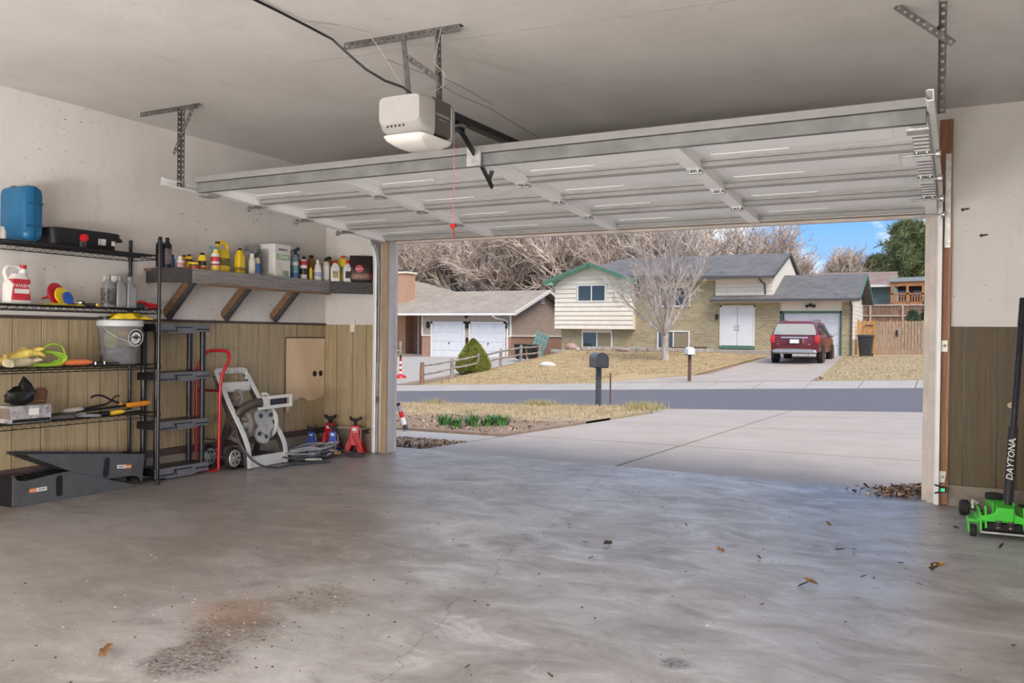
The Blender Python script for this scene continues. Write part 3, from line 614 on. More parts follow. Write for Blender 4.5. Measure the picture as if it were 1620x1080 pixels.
gl_ = MB().b2((.95, 37.93, 1.85), (1.35, 37.97, 1.89)).b2((2.35, 37.93, 1.35), (2.43, 37.97, 1.65)); tag(gl_.build('gate_hardware', black), 'black strap hinge and latch on the board fence', 'hinge')

# ================================================================== split rail fence down the left lot line
RF = thing('split_rail_fence', 'weathered grey split rail fence running up the lawn edge from the street', 'fence', (-13.8, 27, -.2))
posts = [(-13.95, 21.5, -.80, .86, .10), (-13.60, 23.2, -.52, .72, .085), (-13.5, 25.2, -.36, .74, .07), (-13.9, 28, -.19, .74, .075), (-13.87, 30, -.08, .80, .08), (-13.85, 32, .0, .75, .08)]
for x, y, z, h, r in posts: MB().tube([(x, y, z-.2), (x, y, z+h*.5), (x+.01, y, z+h)], [r, r*.95, r*.85], 7).build('post', greywood if r < .1 else fenced, RF, world=True)
for (x, y, z, h, r), (x2, y2, z2, h2, r_) in zip(posts, posts[1:]):
    for f in (.42, .84): MB().tube([(x, y, z+h*f), ((x+x2)/2, (y+y2)/2, (z+z2)/2+(h+h2)/2*f-.02), (x2, y2, z2+h2*f)], [.045, .05, .042], 6).build('rail', greywood, RF, world=True)
RG = thing('split_rail_fence', 'short split rail fence section in front of the brick porch wing', 'fence', (-27.5, 37.5, -.3))
for x in (-26.4, -28.6): MB().tube([(x, 37.6, -.5), (x, 37.6, .72)], .09, 7).build('post', greywood, RG, world=True)
for z in (.1, .5): MB().tube([(-29.6, 37.6, z), (-26.3, 37.6, z+.02)], .055, 6).build('rail', greywood, RG, world=True)

# ================================================================== wheelie bins, board, mailboxes, stakes
def wheelie(label, loc, s=1, rz=0, mt=dgrey, group=None):
    b = thing('wheelie_bin', label, 'bin', loc, rz, group); b.scale = (s, s, s)
    MB().loft([(.06, 0, .02, .25, .25, 7), (.4, 0, 0, .28, .30, 7), (.88, 0, -.02, .32, .34, 7), (.90, 0, -.02, .345, .365, 7), (.94, 0, -.02, .345, .365, 7)], 24).build('body', mt, b)
    MB().loft([(.945, 0, -.02, .36, .385, 7), (.985, 0, -.02, .36, .385, 7), (1.02, 0, .0, .30, .31, 6)], 24).build('lid', mt, b)
    for sx in (-1, 1): MB().cyl((sx*.22, .27, .1), (sx*.28, .27, .1), .10, 14).build('wheel', rubber, b)
    MB().tube([(-.27, .36, .9), (-.24, .43, .93), (.24, .43, .93), (.27, .36, .9)], .018, 6).build('handle', mt, b)
    MB().box((0, -.302, .56), (.2, .02, .16)).build('recess', black, b); MB().box((0, -.335, .74), (.14, .008, .04)).build('sticker', wtrim, b)
    return b
wheelie('grey wheelie bin on the dry grass in front of the board fence', (1.33, 34.5, .38), 1.0, 0, dgrey)
wheelie('left of two dark bins beside the brick base of the tan roof house', (-15.55, 33.2, -.1), .82, .1, black)
wheelie('right of two dark bins, in front of the leaning teal board', (-14.85, 33.3, -.1), .80, -.1, black)
tb = thing('teal_board', 'faded teal painted plank door leaning behind the dark bins', 'board', (-15.1, 34.4, 0), 0)
for k in range(4): MB().box((0, 0, 0), (.18, .04, 1.25)).build('plank', M('faded_teal', (.26, .42, .38), .8, var=.2), tb)
for k, o in enumerate(list(tb.children)): o.location = (-.30+k*.19+.12, 0, .72+k*.0); o.rotation_euler = (.15, .42, 0); o.location.z = .72-(-.30+k*.19)*.42*1
tb_ = MB().box((.12, -.04, 1.05), (.72, .03, .08), (.15, .42, 0)).build('batten', wtrim, tb)
def mailbox(label, loc, s, mbox, mpost, h, rz, num=None, post=.052):
    b = thing('mailbox', label, 'mailbox', loc, rz)
    MB().b2((-post, -post, -.2), (post, post, h)).build('post', mpost, b, .006)
    pr = [(-.10*s, 0), (.10*s, 0), (.10*s, .12*s)]+[(.10*s*math.cos(a*PI/10), .12*s+.095*s*math.sin(a*PI/10)) for a in range(1, 10)]+[(-.10*s, .12*s)]
    MB().prism(pr, (0, -.22*s, h), (1, 0, 0), (0, 0, 1), (0, .46*s, 0)).build('box', mbox, b)
    MB().prism([(x*1.04, z*1.03) for x, z in pr], (0, -.24*s, h-.004), (1, 0, 0), (0, 0, 1), (0, .025, 0)).build('door', mbox, b)
    MB().b2((.105*s, -.05*s, h+.08*s), (.115*s, .0, h+.2*s)).build('flag', red if mbox is wtrim else black, b)
    MB().b2((-.11*s, -.2*s, h-.03), (.11*s, .2*s, h)).build('tray', mpost, b)
    if num: text(num, .055*s, M('grey_digits', (.10, .10, .11), .5), b, (0, -.243*s, h+.09*s), (PI/2, 0, 0), 'number')
    return b
mailbox('black metal mailbox on a dark square post at the near street edge', (-1.69, 9.95, -.33), 1.35, M('mailbox_black', (.04, .043, .05), .35), M('post_charcoal', (.055, .06, .075), .5), .88, .62, '2 1')
mailbox('small white mailbox on a rusty brown post across the street', (-3.02, 21.45, -.27), 1.15, wtrim, M('rusty_post', (.14, .07, .05), .7), .88, .5, None, .05)
o = tag(MB().tube([(-1.414, 9.95, -.45), (-1.42, 9.95, .40)], .018, 6).build('stake', M('rusty_stake', (.14, .085, .07), .7)), 'thin rusty stake in the verge just right of the black mailbox', 'stake')

# ================================================================== the SUV
carp = M('maroon_car_paint', (.17, .022, .035), .22, .3, var=.05, spec=.8); tl = M('tail_lamp_red', (.60, .03, .03), .15, var=.1); cgrey = M('car_grey_trim', (.33, .33, .34), .4, .3, var=.1)
cg = M('car_glass', (.05, .065, .075), .03, var=.0, spec=1); cg.node_tree.nodes['Principled BSDF'].inputs['IOR'].default_value = 2.4; 
car = thing('suv', 'maroon sport utility vehicle parked on the driveway across the street', 'car', (-.86, 29.0, .17))
sw3 = Matrix(((1, 0, 0, 0), (0, 0, 1, 0), (0, 1, 0, 0), (0, 0, 0, 1)))
MB().loft([(.02, 0, .88, .86, .24, 6), (.08, 0, .82, .94, .36, 7), (.35, 0, .80, .97, .42, 7), (1.6, 0, .80, .98, .43, 7), (3.2, 0, .79, .98, .42, 7), (4.2, 0, .74, .96, .38, 6), (4.6, 0, .70, .90, .33, 5), (4.75, 0, .66, .75, .24, 5)], 32, tf=sw3).build('body', carp, car)
MB().loft([(1.12, 0, 1.85, .955, 1.83, 9), (1.22, 0, 1.84, .945, 1.80, 9), (1.62, 0, 1.62, .80, 1.40, 8), (1.70, 0, 1.58, .74, 1.30, 7), (1.74, 0, 1.55, .60, 1.15, 5)], 40).build('cabin', carp, car)
MB().prism([(-.80, 1.17), (.80, 1.17), (.84, 1.24), (.72, 1.585), (.66, 1.62), (-.66, 1.62), (-.72, 1.585), (-.84, 1.24)], (0, -.03, 0), (1, 0, 0), (0, .42, 1), (0, .02, 0)).build('rear_glass', cg, car)
rg = [o for o in car.children if o.name.startswith('rear_glass')][0]; rg.location = (0, -.46, 0)
for s_ in (-1, 1):
    for a, b_, c_, d_ in ((.30, 1.05, .60, 1.10), (1.12, 1.95, 1.17, 1.90), (2.02, 2.95, 1.97, 2.55)):
        MB().add([(s_*.955, a, 1.20), (s_*.955, b_, 1.20), (s_*.815, d_, 1.59), (s_*.815, c_, 1.59)], [(0, 1, 2, 3) if s_ > 0 else (3, 2, 1, 0)]).build('side_glass', cg, car)
    MB().loft([(.72+.12, s_*.86, .05, .085, .06, 5), (.95, s_*.87, .04, .10, .08, 5), (1.16, s_*.86, .07, .09, .07, 4)], 14).build('tail_lamp', tl, car)
    MB().ball((s_*1.06, 2.75, 1.16), .12, 12, 8, (1, .6, .75)).build('mirror', cgrey, car)
    MB().cyl((s_*.5, -.02, .36), (s_*.5, .12, .36), .045, 10).build('exhaust', chrome, car)
    for y_ in (.95, 3.75):
        w = MB().lathe([(.0, -.11), (.26, -.11), (.335, -.08), (.35, 0), (.335, .08), (.26, .11), (0, .11)], 22, (s_*.86, y_, .35), (1, 0, 0)).build('wheel', rubber, car)
        h = MB().lathe([(.0, .115), (.22, .125), (.24, .09)], 16, (s_*.86, y_, .35), (s_, 0, 0)); h.build('hub', cgrey, w)
        MB().lathe([(.38, -.02), (.42, .0), (.42, .14), (.38, .14)], 22, (s_*.875, y_, .36), (s_, 0, 0)).build('wheel_arch', black, car)
    MB().tube([(s_*.66, .55, 1.77), (s_*.68, 1.6, 1.80), (s_*.66, 2.5, 1.76)], .018, 6).build('roof_rail', dgrey, car)
MB().loft([(.40, 0, .12, .80, .16, 6), (.46, 0, .06, .88, .16, 6), (.56, 0, .06, .84, .14, 6), (.60, 0, .09, .60, .10, 5)], 24).build('bumper', cgrey, car)
MB().b2((-.52, -.035, 1.03), (.52, .0, 1.08)).build('chrome_strip', chrome, car, .008)
MB().b2((-.18, -.04, .82), (.18, -.005, .98)).build('licence_plate', wtrim, car, .006)
MB().b2((-.30, -.02, .79), (.30, .0, 1.02)).build('plate_recess', M('maroon_dark', (.08, .012, .02), .3), car, .02)
text('EX', .07, chrome, car, (.58, -.04, .78), (PI/2, 0, 0), 'badge'); text('4WD', .05, chrome, car, (-.62, -.04, .78), (PI/2, 0, 0), 'badge')
# ================================================================== trees and shrubs
barkp = M('pale_grey_bark', (.47, .41, .37), .9, var=.25, scale=10, stretch=(1, 1, .3), bmp=.4)
barkd = M('brown_grey_bark', (.36, .285, .235), .95, var=.25, scale=10, stretch=(1, 1, .3), bmp=.4)
twigp = M('pale_twigs', (.52, .45, .41), .9, var=.15, scale=2)
twigt = M('tan_twigs', (.66, .54, .45), .95, var=.25, scale=1.2)
twigd = M('dark_twigs', (.56, .45, .37), .95, var=.25, scale=1.2)
def grow(seed, h, trunk_h, r0, nl, counts, spread, lens, twig_r, upb=.25, multi=0):
    rg = random.Random(seed); A = MB(); B = MB()
    def branch(p, d, L_, r, lv):
        n = 4 if lv < 2 else (3 if lv < 3 else 2); pts = [p]; q = Vector(p); dd = d.copy()
        for i in range(n):
            j = .20 if lv < 2 else .34
            dd = (dd+Vector((rg.uniform(-j, j), rg.uniform(-j, j), rg.uniform(-j*.8, j)+upb*.2))).normalized(); q = q+dd*(L_/n); pts.append(q.copy())
        tgt = A if lv < 2 else B; sides = 7 if lv == 0 else (5 if lv == 1 else 3)
        rs = [max(twig_r*.6, r*(1-.72*i/n)) for i in range(n+1)]
        tgt.tube(pts, rs, sides, cap=False, smooth=lv < 2)
        if lv >= nl: return
        c = counts[min(lv, len(counts)-1)]
        for k in range(c):
            f = lerp(.30 if lv else .45, 1.0, (k+rg.random())/c) if lv or not multi else 1.0
            i = min(n-1, int(f*n)); pp = pts[i].lerp(pts[i+1], f*n-i); ax = (pts[i+1]-pts[i]).normalized()
            side = ax.orthogonal().normalized(); side.rotate(Matrix.Rotation(rg.uniform(0, 2*PI), 3, ax))
            a = rg.uniform(.5, 1.3)*spread
            nd = (ax*math.cos(a)+side*math.sin(a)); nd.z += upb*.35; nd.normalize()
            branch(pp, nd, L_*lens*rg.uniform(.7, 1.15)*(1-.25*f if lv else 1), max(twig_r, r*.55), lv+1)
    branch(Vector((0, 0, -.2)), Vector((rg.uniform(-.06, .06), rg.uniform(-.06, .06), 1)), trunk_h, r0, 0)
    return A, B
def tree_root(name, label, cat, loc, A, B, mA, mB, group=None):
    t_ = thing(name, label, cat, loc, 0, group); A.build('trunk', mA, t_); b_ = B.build('branches', mB, t_); return t_
# the young bare tree on the lawn: trunk that opens into steep limbs
A, B = grow(11, 5, 1.35, .17, 5, (8, 6, 5, 4, 3), .62, .80, .011, .55, multi=1)
def limbs(seed):
    rg = random.Random(seed); A = MB(); B = MB()
    A.tube([(0, 0, -.2), (.01, 0, .3), (0, .0, .8), (.0, 0, 1.25)], [.23, .17, .155, .17], 10, cap=False)
    def br(p, d, L_, r, lv):
        n = 5 if lv == 0 else (4 if lv == 1 else 3); pts = [p]; q = Vector(p); dd = d.copy()
        for i in range(n):
            dd = (dd+Vector((rg.uniform(-.10, .10), rg.uniform(-.10, .10), .11))).normalized(); q = q+dd*(L_/n); pts.append(q.copy())
        (A if lv == 0 else B).tube(pts, [max(.0045, r*(1-.85*i/n)) for i in range(n+1)], 6 if lv < 2 else 3, cap=False, smooth=lv < 2)
        if lv >= 4: return
        for k in range((9, 6, 5, 4)[lv]):
            f = lerp(.18, 1, (k+rg.random())/(9, 6, 5, 4)[lv]); i = min(n-1, int(f*n)); pp = pts[i].lerp(pts[i+1], f*n-i); ax = (pts[i+1]-pts[i]).normalized()
            sd = ax.orthogonal().normalized(); sd.rotate(Matrix.Rotation(rg.uniform(0, 2*PI), 3, ax)); a = rg.uniform(.4, .85)
            br(pp, (ax*math.cos(a)+sd*math.sin(a)).normalized(), L_*(.36, .46, .52, .55)[lv]*rg.uniform(.7, 1.2)*(1-.35*f), r*.40, lv+1)
    for k in range(10):
        a = 2*PI*k/10+rg.uniform(-.2, .2); tilt = rg.uniform(.45, 1.12) if k % 3 else rg.uniform(.08, .3)
        br(Vector((0, 0, rg.uniform(1.05, 1.3))), Vector((math.cos(a)*math.sin(tilt), math.sin(a)*math.sin(tilt), math.cos(tilt))), lerp(5.0, 3.6, tilt), rg.uniform(.06, .095), 0)
    return A, B
A, B = limbs(5)
tree_root('bare_tree', 'young bare pale barked tree standing on the lawn before the house', 'tree', (-6.6, 30, .1), A, B, barkp, twigp)
# bare trees behind the houses: four grown forms, set out as copies
protos = []
for sd, h_, r_, cnt, spd, tw, mA, mB in ((21, 4.2, .30, (9, 7, 6, 5, 3), .85, .017, barkd, twigt), (22, 3.2, .24, (9, 7, 6, 5, 3), 1.0, .016, barkd, twigd), (23, 5.0, .34, (8, 7, 6, 5, 3), .75, .018, barkp, twigt)):
    A, B = grow(sd, 0, h_, r_, 4, cnt, spd, .80, tw, .35); protos.append((A, B, mA, mB))
ORD = ['first', 'second', 'third', 'fourth', 'fifth', 'sixth', 'seventh', 'eighth', 'ninth', 'tenth', 'eleventh', 'twelfth', 'thirteenth', 'fourteenth', 'fifteenth', 'sixteenth', 'seventeenth', 'eighteenth', 'nineteenth', 'twentieth']
def ordinal(n, seen={}):
    return ORD[n] if n < 20 else ('twentieth' if n == 19 else ('twenty ' if n < 29 else 'thirty ')+ORD[(n-20) % 10])
kinds = ('tall bare tree with tan twigs', 'broad bare tree with dark twigs', 'slender bare tree with pale trunk')
rg = random.Random(4); spots = []
for k in range(17): spots.append((-52+k*2.9+rg.uniform(-.9, .9), rg.uniform(50, 54) if k < 9 else rg.uniform(48, 52)))
for k in range(16): spots.append((-66+k*4.0+rg.uniform(-1, 1), rg.uniform(58, 66)))
for k in range(6): spots.append((-9.6+k*1.7, rg.uniform(57, 62)))
for k in range(3): spots.append((6.5+k*5, rg.uniform(57, 62)))
protoset = {}; cnt = {}
for i, (x, y) in enumerate(sorted(spots)):
    q = rg.choice((0, 0, 1, 2)); right = x > -10.5
    where = 'behind the tan roof house' if x < -20 else ('behind the split level house' if not right else ('above the garage roof' if x < 4 else 'beyond the fence'))
    key = (q, where); n_ = cnt[key] = cnt.get(key, -1)+1
    if q not in protoset:
        A, B, mA, mB = protos[q]; o = tree_root('bare_tree', '', 'tree', (0, 0, 0), A, B, mA, mB); protoset[q] = o
    else: o = copy_tree(protoset[q])
    tag(o, kinds[q]+', '+ordinal(n_)+' from the left '+where, 'tree', 'bare trees behind the houses')
    s_ = rg.uniform(.95, 1.3) if not right else rg.uniform(.36, .56)
    o.location = (x, y, gz(x, y)-.1); o.rotation_euler = (0, 0, rg.uniform(0, 6.28)); o.scale = (s_*1.05, s_*1.05, s_)
# tall old trees with heavy dark limbs showing against the sky
old = None
for i, (x, y, s_, rz, lab) in enumerate(((-9.6, 56, .95, 0, 'old tree with heavy bare limbs against the sky above the main ridge'), (-6.8, 57, .85, 1.3, 'second heavy limbed tree, right above the gable of the split level house'), (-33.5, 55, 1.5, 2.2, 'old tree with dark arching limbs beside the brick chimney'))):
    if old is None:
        A, B = grow(31, 0, 4.6, .32, 4, (7, 5, 5, 4, 3), .75, .85, .017, .3); o = old = tree_root('old_bare_tree', lab, 'tree', (0, 0, 0), A, B, barkd, twigt)
    else: o = copy_tree(old); tag(o, lab, 'tree')
    o.location = (x, y, gz(x, y)-.1); o.scale = (s_, s_, s_); o.rotation_euler = (0, 0, rz)
# brush: low tangled twigs on the slope
A, B = grow(41, 0, 1.2, .06, 4, (10, 8, 6, 4, 3), 1.1, .95, .013, .2)
B.add(A.v, A.f); src = None
for k in range(34):
    x = -58+k*1.65+rg.uniform(-.6, .6); y = rg.uniform(47.5, 51) if x < -12 else rg.uniform(47, 56)
    if x > -8: continue
    if src is None: src = o = B.build('brush_bush', twigt)
    else: o = src.copy(); COL.objects.link(o)
    tag(o, 'tangled bare bush, '+ordinal(k)+' from the left on the slope behind the roofs', 'bush', 'bare brush behind the roofs')
    s_ = rg.uniform(1.1, 1.7); o.scale = (s_, s_, s_); o.location = (x, y, gz(x, y)-.1); o.rotation_euler = (0, 0, rg.uniform(0, 6))
def mat_leaf(name, a, b_):
    m, t, b = mat_new(name); f = noise(t, coord(t), 2.2, 3); g = noise(t, coord(t), 14, 3)
    c = mix(t, ramp(t, f, (.35, 0), (.65, 1)), a, b_); c = mix(t, ramp(t, g, (.4, .6), (.6, 0)), c, tuple(q*.45 for q in a))
    t.links.new(c, b.inputs['Base Color']); b.inputs['Roughness'].default_value = .7; b.inputs['Specular IOR Level'].default_value = .25; return m
pinel = mat_leaf('pine_needles', (.20, .245, .10), (.36, .40, .19)); sprl = mat_leaf('blue_spruce_needles', (.17, .23, .18), (.29, .35, .27)); bushl = mat_leaf('yellow_green_foliage', (.27, .28, .035), (.44, .43, .07)); junl = mat_leaf('juniper_foliage', (.14, .20, .06), (.26, .30, .09)); shootl = mat_leaf('green_shoots', (.06, .18, .05), (.14, .33, .09))
def tuft(mb, c, r, n, l, w, rg, upw=.3):
    for _ in range(n):
        d = Vector((rg.gauss(0, 1), rg.gauss(0, 1), rg.gauss(0, 1)+upw)).normalized(); o = Vector(c)+d*rg.uniform(0, r); s_ = d.cross(Vector((rg.random(), rg.random(), rg.random()))).normalized()*w
        mb.add([o-s_, o+s_, o+d*l], [(0, 1, 2)])
def conifer(label, name, loc, h, w, mt, seed, n, open_=.0, tl=.5, tw=.05):
    rg = random.Random(seed); R_ = thing(name, label, 'tree', loc); T_ = MB(); F_ = MB()
    T_.tube([(0, 0, -.2), (.05, 0, h*.5), (0, .05, h*.97)], [h*.022, h*.014, .02], 7)
    for i in range(n):
        f = rg.random()**.8; z = h*(.10+.88*f); a = rg.uniform(0, 2*PI)
        rad = w*((1-f)**.75*.95+.06)*rg.uniform(.55, 1.05) if not open_ else w*(math.sin(PI*min(1, .25+f*.72))**.6)*rg.uniform(.35, 1.05)
        e_ = Vector((math.cos(a)*rad, math.sin(a)*rad, z+rad*.12)); T_.tube([(0, 0, z-.1), (e_.x*.5, e_.y*.5, z), e_], [.03, .02, .008], 3, cap=False)
        for q in range(4): tuft(F_, Vector((e_.x*lerp(.55, 1, q/3), e_.y*lerp(.55, 1, q/3), e_.z)), tl*.30, 18, tl*.5, tw*.6, rg)
    T_.build('trunk', barkd, R_); F_.build('foliage', mt, R_); return R_
conifer('tall green pine rising behind the teal house on the right', 'pine_tree', (1.9, 60, gz(2.6, 60)), 6.0, 3.0, pinel, 3, 210, 1, .95, .06)
conifer('smaller green pine left of the tall one behind the teal house', 'pine_tree', (-.6, 62, gz(.4, 62)), 3.9, 1.5, pinel, 5, 170, 1, .9, .06)
conifer('blue grey spruce on the slope behind the tan shingle roof', 'spruce_tree', (-28.7, 48.6, gz(-28.7, 48.6)), 4.9, 1.6, sprl, 8, 300, 0, .6, .05)
conifer('dark green low evergreen right of the spruce on the slope', 'spruce_tree', (-24.3, 48.3, gz(-24, 48)), 2.9, 1.9, pinel, 9, 170, 1, .7, .05)
conifer('light green juniper rising behind the right end of the board fence', 'juniper', (3.85, 40.5, .6), 3.3, .8, junl, 10, 230, 0, .35, .03)
conifer('blue green low juniper in front of the brown upper fence', 'juniper', (3.0, 40.2, .6), 2.0, .75, sprl, 12, 150, 0, .35, .03)
# clipped cone shrub
rg = random.Random(6); cs = thing('cone_shrub', 'clipped yellow green cone shaped shrub behind the rail fence', 'shrub', (-13.98, 25.6, gz(-14, 25.6)-.02))
MB().lathe([(.2, .05), (.70, .15), (.74, .42), (.58, .80), (.34, 1.2), (.10, 1.46), (0, 1.52)], 20).build('core', M('shrub_core', (.12, .14, .02), .9), cs)
F_ = MB()
prof = [(.55, .02), (.73, .15), (.77, .42), (.61, .80), (.37, 1.2), (.13, 1.46), (.02, 1.56)]
for i in range(5200):
    z = 1.56*rg.random()**1.25; r = interp(z, [(b_, a) for a, b_ in prof])*rg.uniform(.93, 1.05); a = rg.uniform(0, 2*PI); c = Vector((r*math.cos(a), r*math.sin(a), z)); d = Vector((math.cos(a), math.sin(a), rg.uniform(.1, .9))).normalized(); s_ = d.cross(Vector((rg.random()-.5, rg.random()-.5, rg.random()))).normalized()*.018; F_.add([c-s_, c+s_, c+d*.06], [(0, 1, 2)])
F_.build('foliage', bushl, cs)
MB().cyl((0, 0, -.1), (0, 0, .2), .05, 8).build('stem', barkd, cs)
# spring shoots in the bed
for i, (x, y, s_, lb) in enumerate(((-1.23, 3.16, 1.0, 'leftmost clump of green bulb shoots in the planting bed'), (-.98, 3.05, .75, 'small clump of green shoots second from left in the bed'), (-.87, 3.32, 1.1, 'middle clump of tall green bulb shoots in the bed'), (-.80, 3.75, .95, 'rear clump of green shoots standing above the others'), (-.72, 3.45, .8, 'fourth clump of green shoots close beside the middle one'), (-.55, 3.55, 1.0, 'rightmost broad clump of green bulb shoots in the bed'))):
    c = MB()
    for k in range(70):
        a = rg.uniform(0, 2*PI); r = rg.uniform(0, .10)*s_; o = Vector((r*math.cos(a), r*math.sin(a), 0)); d = Vector((math.cos(a)*.35+rg.uniform(-.2, .2), math.sin(a)*.35+rg.uniform(-.2, .2), 1)).normalized(); L_ = rg.uniform(.12, .22)*s_; w = Vector((-math.sin(a), math.cos(a), 0))*.009
        md = o+d*L_*.6; c.add([o-w, o+w, md+w, md-w, o+d*L_+Vector((math.cos(a), math.sin(a), -.2))*.02], [(0, 1, 2, 3), (3, 2, 4)])
    o = c.build('bulb_shoots', shootl); o.location = (x, y, gz(x, y)+.02); tag(o, lb, 'plant')
# dry grass and litter: uncounted, one object each
def blades(name, label, n, fn, l, w, mt, seed):
    rg = random.Random(seed); B = MB()
    for _ in range(n):
        x, y, z = fn(rg); a = rg.uniform(0, 2*PI); d = Vector((math.cos(a)*rg.uniform(.1, .9), math.sin(a)*rg.uniform(.1, .9), 1)).normalized(); s_ = Vector((-math.sin(a), math.cos(a), 0))*w; o = Vector((x, y, z)); B.add([o-s_, o+s_, o+d*l*rg.uniform(.5, 1.3)], [(0, 1, 2)])
    o = B.build(name, mt); tag(o, label, 'grass', kind='stuff'); return o
sb = M('straw_blades', (.54, .43, .26), .9, var=.2, scale=3); lb_ = M('lawn_blades', (.50, .385, .225), .9, var=.25, scale=2)
def f1(rg):
    y = rg.uniform(5.6, 10.1); x = rg.uniform(-9, .0 if y < 8.4 else .0-(y-8.42)*.55); return x, y, gz(x, y)+.04
blades('verge_grass', 'straw coloured dry grass of the near verge by the street', 15000, f1, .06, .006, sb, 1)
def f2(rg):
    y = rg.uniform(21.3, 34.3); x = rg.uniform(-13.7, lerp(-4.0, -3.0, (y-21.2)/13.4) if y > 24 else -6.4); return x, y, gz(x, y)+.01
blades('lawn_grass', 'dry tan grass of the lawn across the street', 22000, f2, .06, .012, lb_, 2)
def f3(rg):
    y = rg.uniform(21.3, 34.3); x = rg.uniform(1.0-max(0, (y-24)*.06), 5.2); return x, y, gz(x, y)+.01
blades('yard_grass', 'pale dry grass of the yard right of the driveway', 7000, f3, .06, .012, sb, 3)
def f4(rg):
    k = rg.choice(((-.35, 9.2), (-.6, 9.5), (-2.8, 9.6), (-3.1, 9.8), (-5.6, 9.6), (-.3, 8.7))); x = k[0]+rg.gauss(0, .18); y = k[1]+rg.gauss(0, .15); return x, y, gz(x, y)+.03
blades('tall_dry_grass', 'taller dry grass tufts along the street edge of the verge', 1500, f4, .16, .007, M('olive_straw', (.42, .36, .16), .9), 4)
leafm = M('dry_leaf', (.30, .16, .075), .8, var=.35, scale=20); leafp = M('pale_dry_leaf', (.62, .46, .33), .8, var=.3, scale=14); leafd = M('dark_dry_leaf', (.085, .045, .025), .7, var=.3, scale=20)
def leafmesh(rg, B, o, s_, flat=.5):
    q = Euler((rg.gauss(0, flat), rg.gauss(0, flat), rg.uniform(0, 6.28))).to_matrix(); c = rg.uniform(.1, .45)
    P = [(-.5, 0, .0), (-.25, -.22, c*.3), (.05, -.16, c*.22), (.2, -.26, c*.34), (.5, 0, .06), (.2, .26, c*.4), (.05, .15, c*.2), (-.25, .23, c*.32), (0, 0, -.02)]
    B.add([Vector(o)+q @ (Vector(p)*s_) for p in P], [(8, i, (i+1) % 8) for i in range(8)])
def litter(name, label, n, fn, s0, s1, mats, seed):
    rg = random.Random(seed); B = MB()
    for _ in range(n): B.cm = rg.randrange(len(mats)); leafmesh(rg, B, fn(rg), rg.uniform(s0, s1))
    o = B.build(name, mats); tag(o, label, 'leaves', kind='stuff'); return o
def l1(rg):
    a = rg.random()**.7; y = lerp(.02, .75, a); x = 4.87-abs(rg.gauss(0, .14+.10*(1-a))); return x, y, (.0 if y < .42 else -.03)+.012+max(0, .05*(1-(4.87-x)/.3))*rg.random()
litter('leaf_pile', 'drift of pale brown fallen leaves against the right door jamb', 420, l1, .03, .06, [leafp, leafm, leafd], 7)
def l2(rg): x = -rg.random()**1.3*2.2; y = rg.uniform(.28, 1.66); return x+.02, y, gz(x, y)+.0
litter('leaf_litter', 'brown leaf litter between the house wall and the front walk', 1100, l2, .03, .06, [leafp, leafm, leafd], 8)
def l3(rg): x = -rg.random()*4; y = rg.uniform(2.5, 5.3); return x, y, gz(x, y)+.045
litter('bed_litter', 'dead leaves scattered over the soil of the planting bed', 900, l3, .025, .055, [leafm, leafd, leafp], 9)
# things half hidden by the left door jamb
ex = thing('striped_tube', 'grey, red and white tube with dark foot leaning beside the front walk', 'tube', (-1.36, 2.32, gz(-1.36, 2.32)))
dv = Vector((-.35, -.05, 1)).normalized()
for nm, a, b_, r, mt in (('foot', .0, .07, .034, dgrey), ('white_section', .07, .17, .031, wtrim), ('red_section', .17, .25, .032, red), ('grey_section', .25, .33, .031, cgrey), ('cap', .33, .37, .026, blackm)): MB().cyl(dv*a+Vector((.05, 0, .02)), dv*b_+Vector((.05, 0, .02)), r, 14).build(nm, mt, ex)
bp = thing('striped_post', 'red and white striped post with red base beside the left driveway', 'post', (-16.9, 24.2, gz(-16.9, 24)))
for k in range(6): MB().cyl((0, 0, .22+k*.11), (0, 0, .33+k*.11), .055, 10).build('stripe', red if k % 2 else wtrim, bp)
MB().lathe([(.30, 0), (.26, .12), (.08, .2), (.06, .22)], 12).build('base', red, bp); MB().cyl((0, 0, .88), (0, 0, 1.05), .04, 10).build('lamp', black, bp)
sp2 = thing('dark_panel', 'dark grey upright panel at the left edge of the left driveway', 'panel', (-16.25, 22.6, gz(-16, 22.6))); MB().prism([(-.6, 0), (.06, 0), (.12, .25), (-.02, .75), (-.6, .8)], (0, 0, 0), (1, 0, 0), (0, 0, 1), (0, .08, 0)).build('panel', dgrey, sp2, .01)
# ================================================================== garage door, tracks, opener
door = thing('garage_door', 'white sectional garage door raised overhead on its tracks', 'garage door', (2.49, -1.2, 2.2))
Bp = Vector((0, -.09, 2.145)); t_ = Vector((0, -2.23, .15)).normalized(); n_ = Vector((0, t_.z, -abs(t_.y)))*1.0; n_ = Vector((0, -t_.z, t_.y)); LT = 2.235
doorm = M('door_enamel', (.95, .945, .93), .35, var=.015, scale=2, spec=.6); doorm.node_tree.nodes['Principled BSDF'].inputs['IOR'].default_value = 1.5; ribm = M('door_rail_grey', (.36, .35, .335), .5, var=.06, scale=3)  # rails and strut a darker grey than the white sections
def dbox(x0, x1, a0, a1, d0, d1):
    m = MB(); P = []
    for x in (x0, x1):
        for a in (a0, a1):
            for d in (d0, d1): p = Bp+t_*a+n_*d; P.append((x, p.y, p.z))
    return m.add(P, [(0,1,3,2),(4,6,7,5),(0,4,5,1),(2,3,7,6),(0,2,6,4),(1,5,7,3)])
XS = (1.28, 2.48, 3.66); SL = LT/4
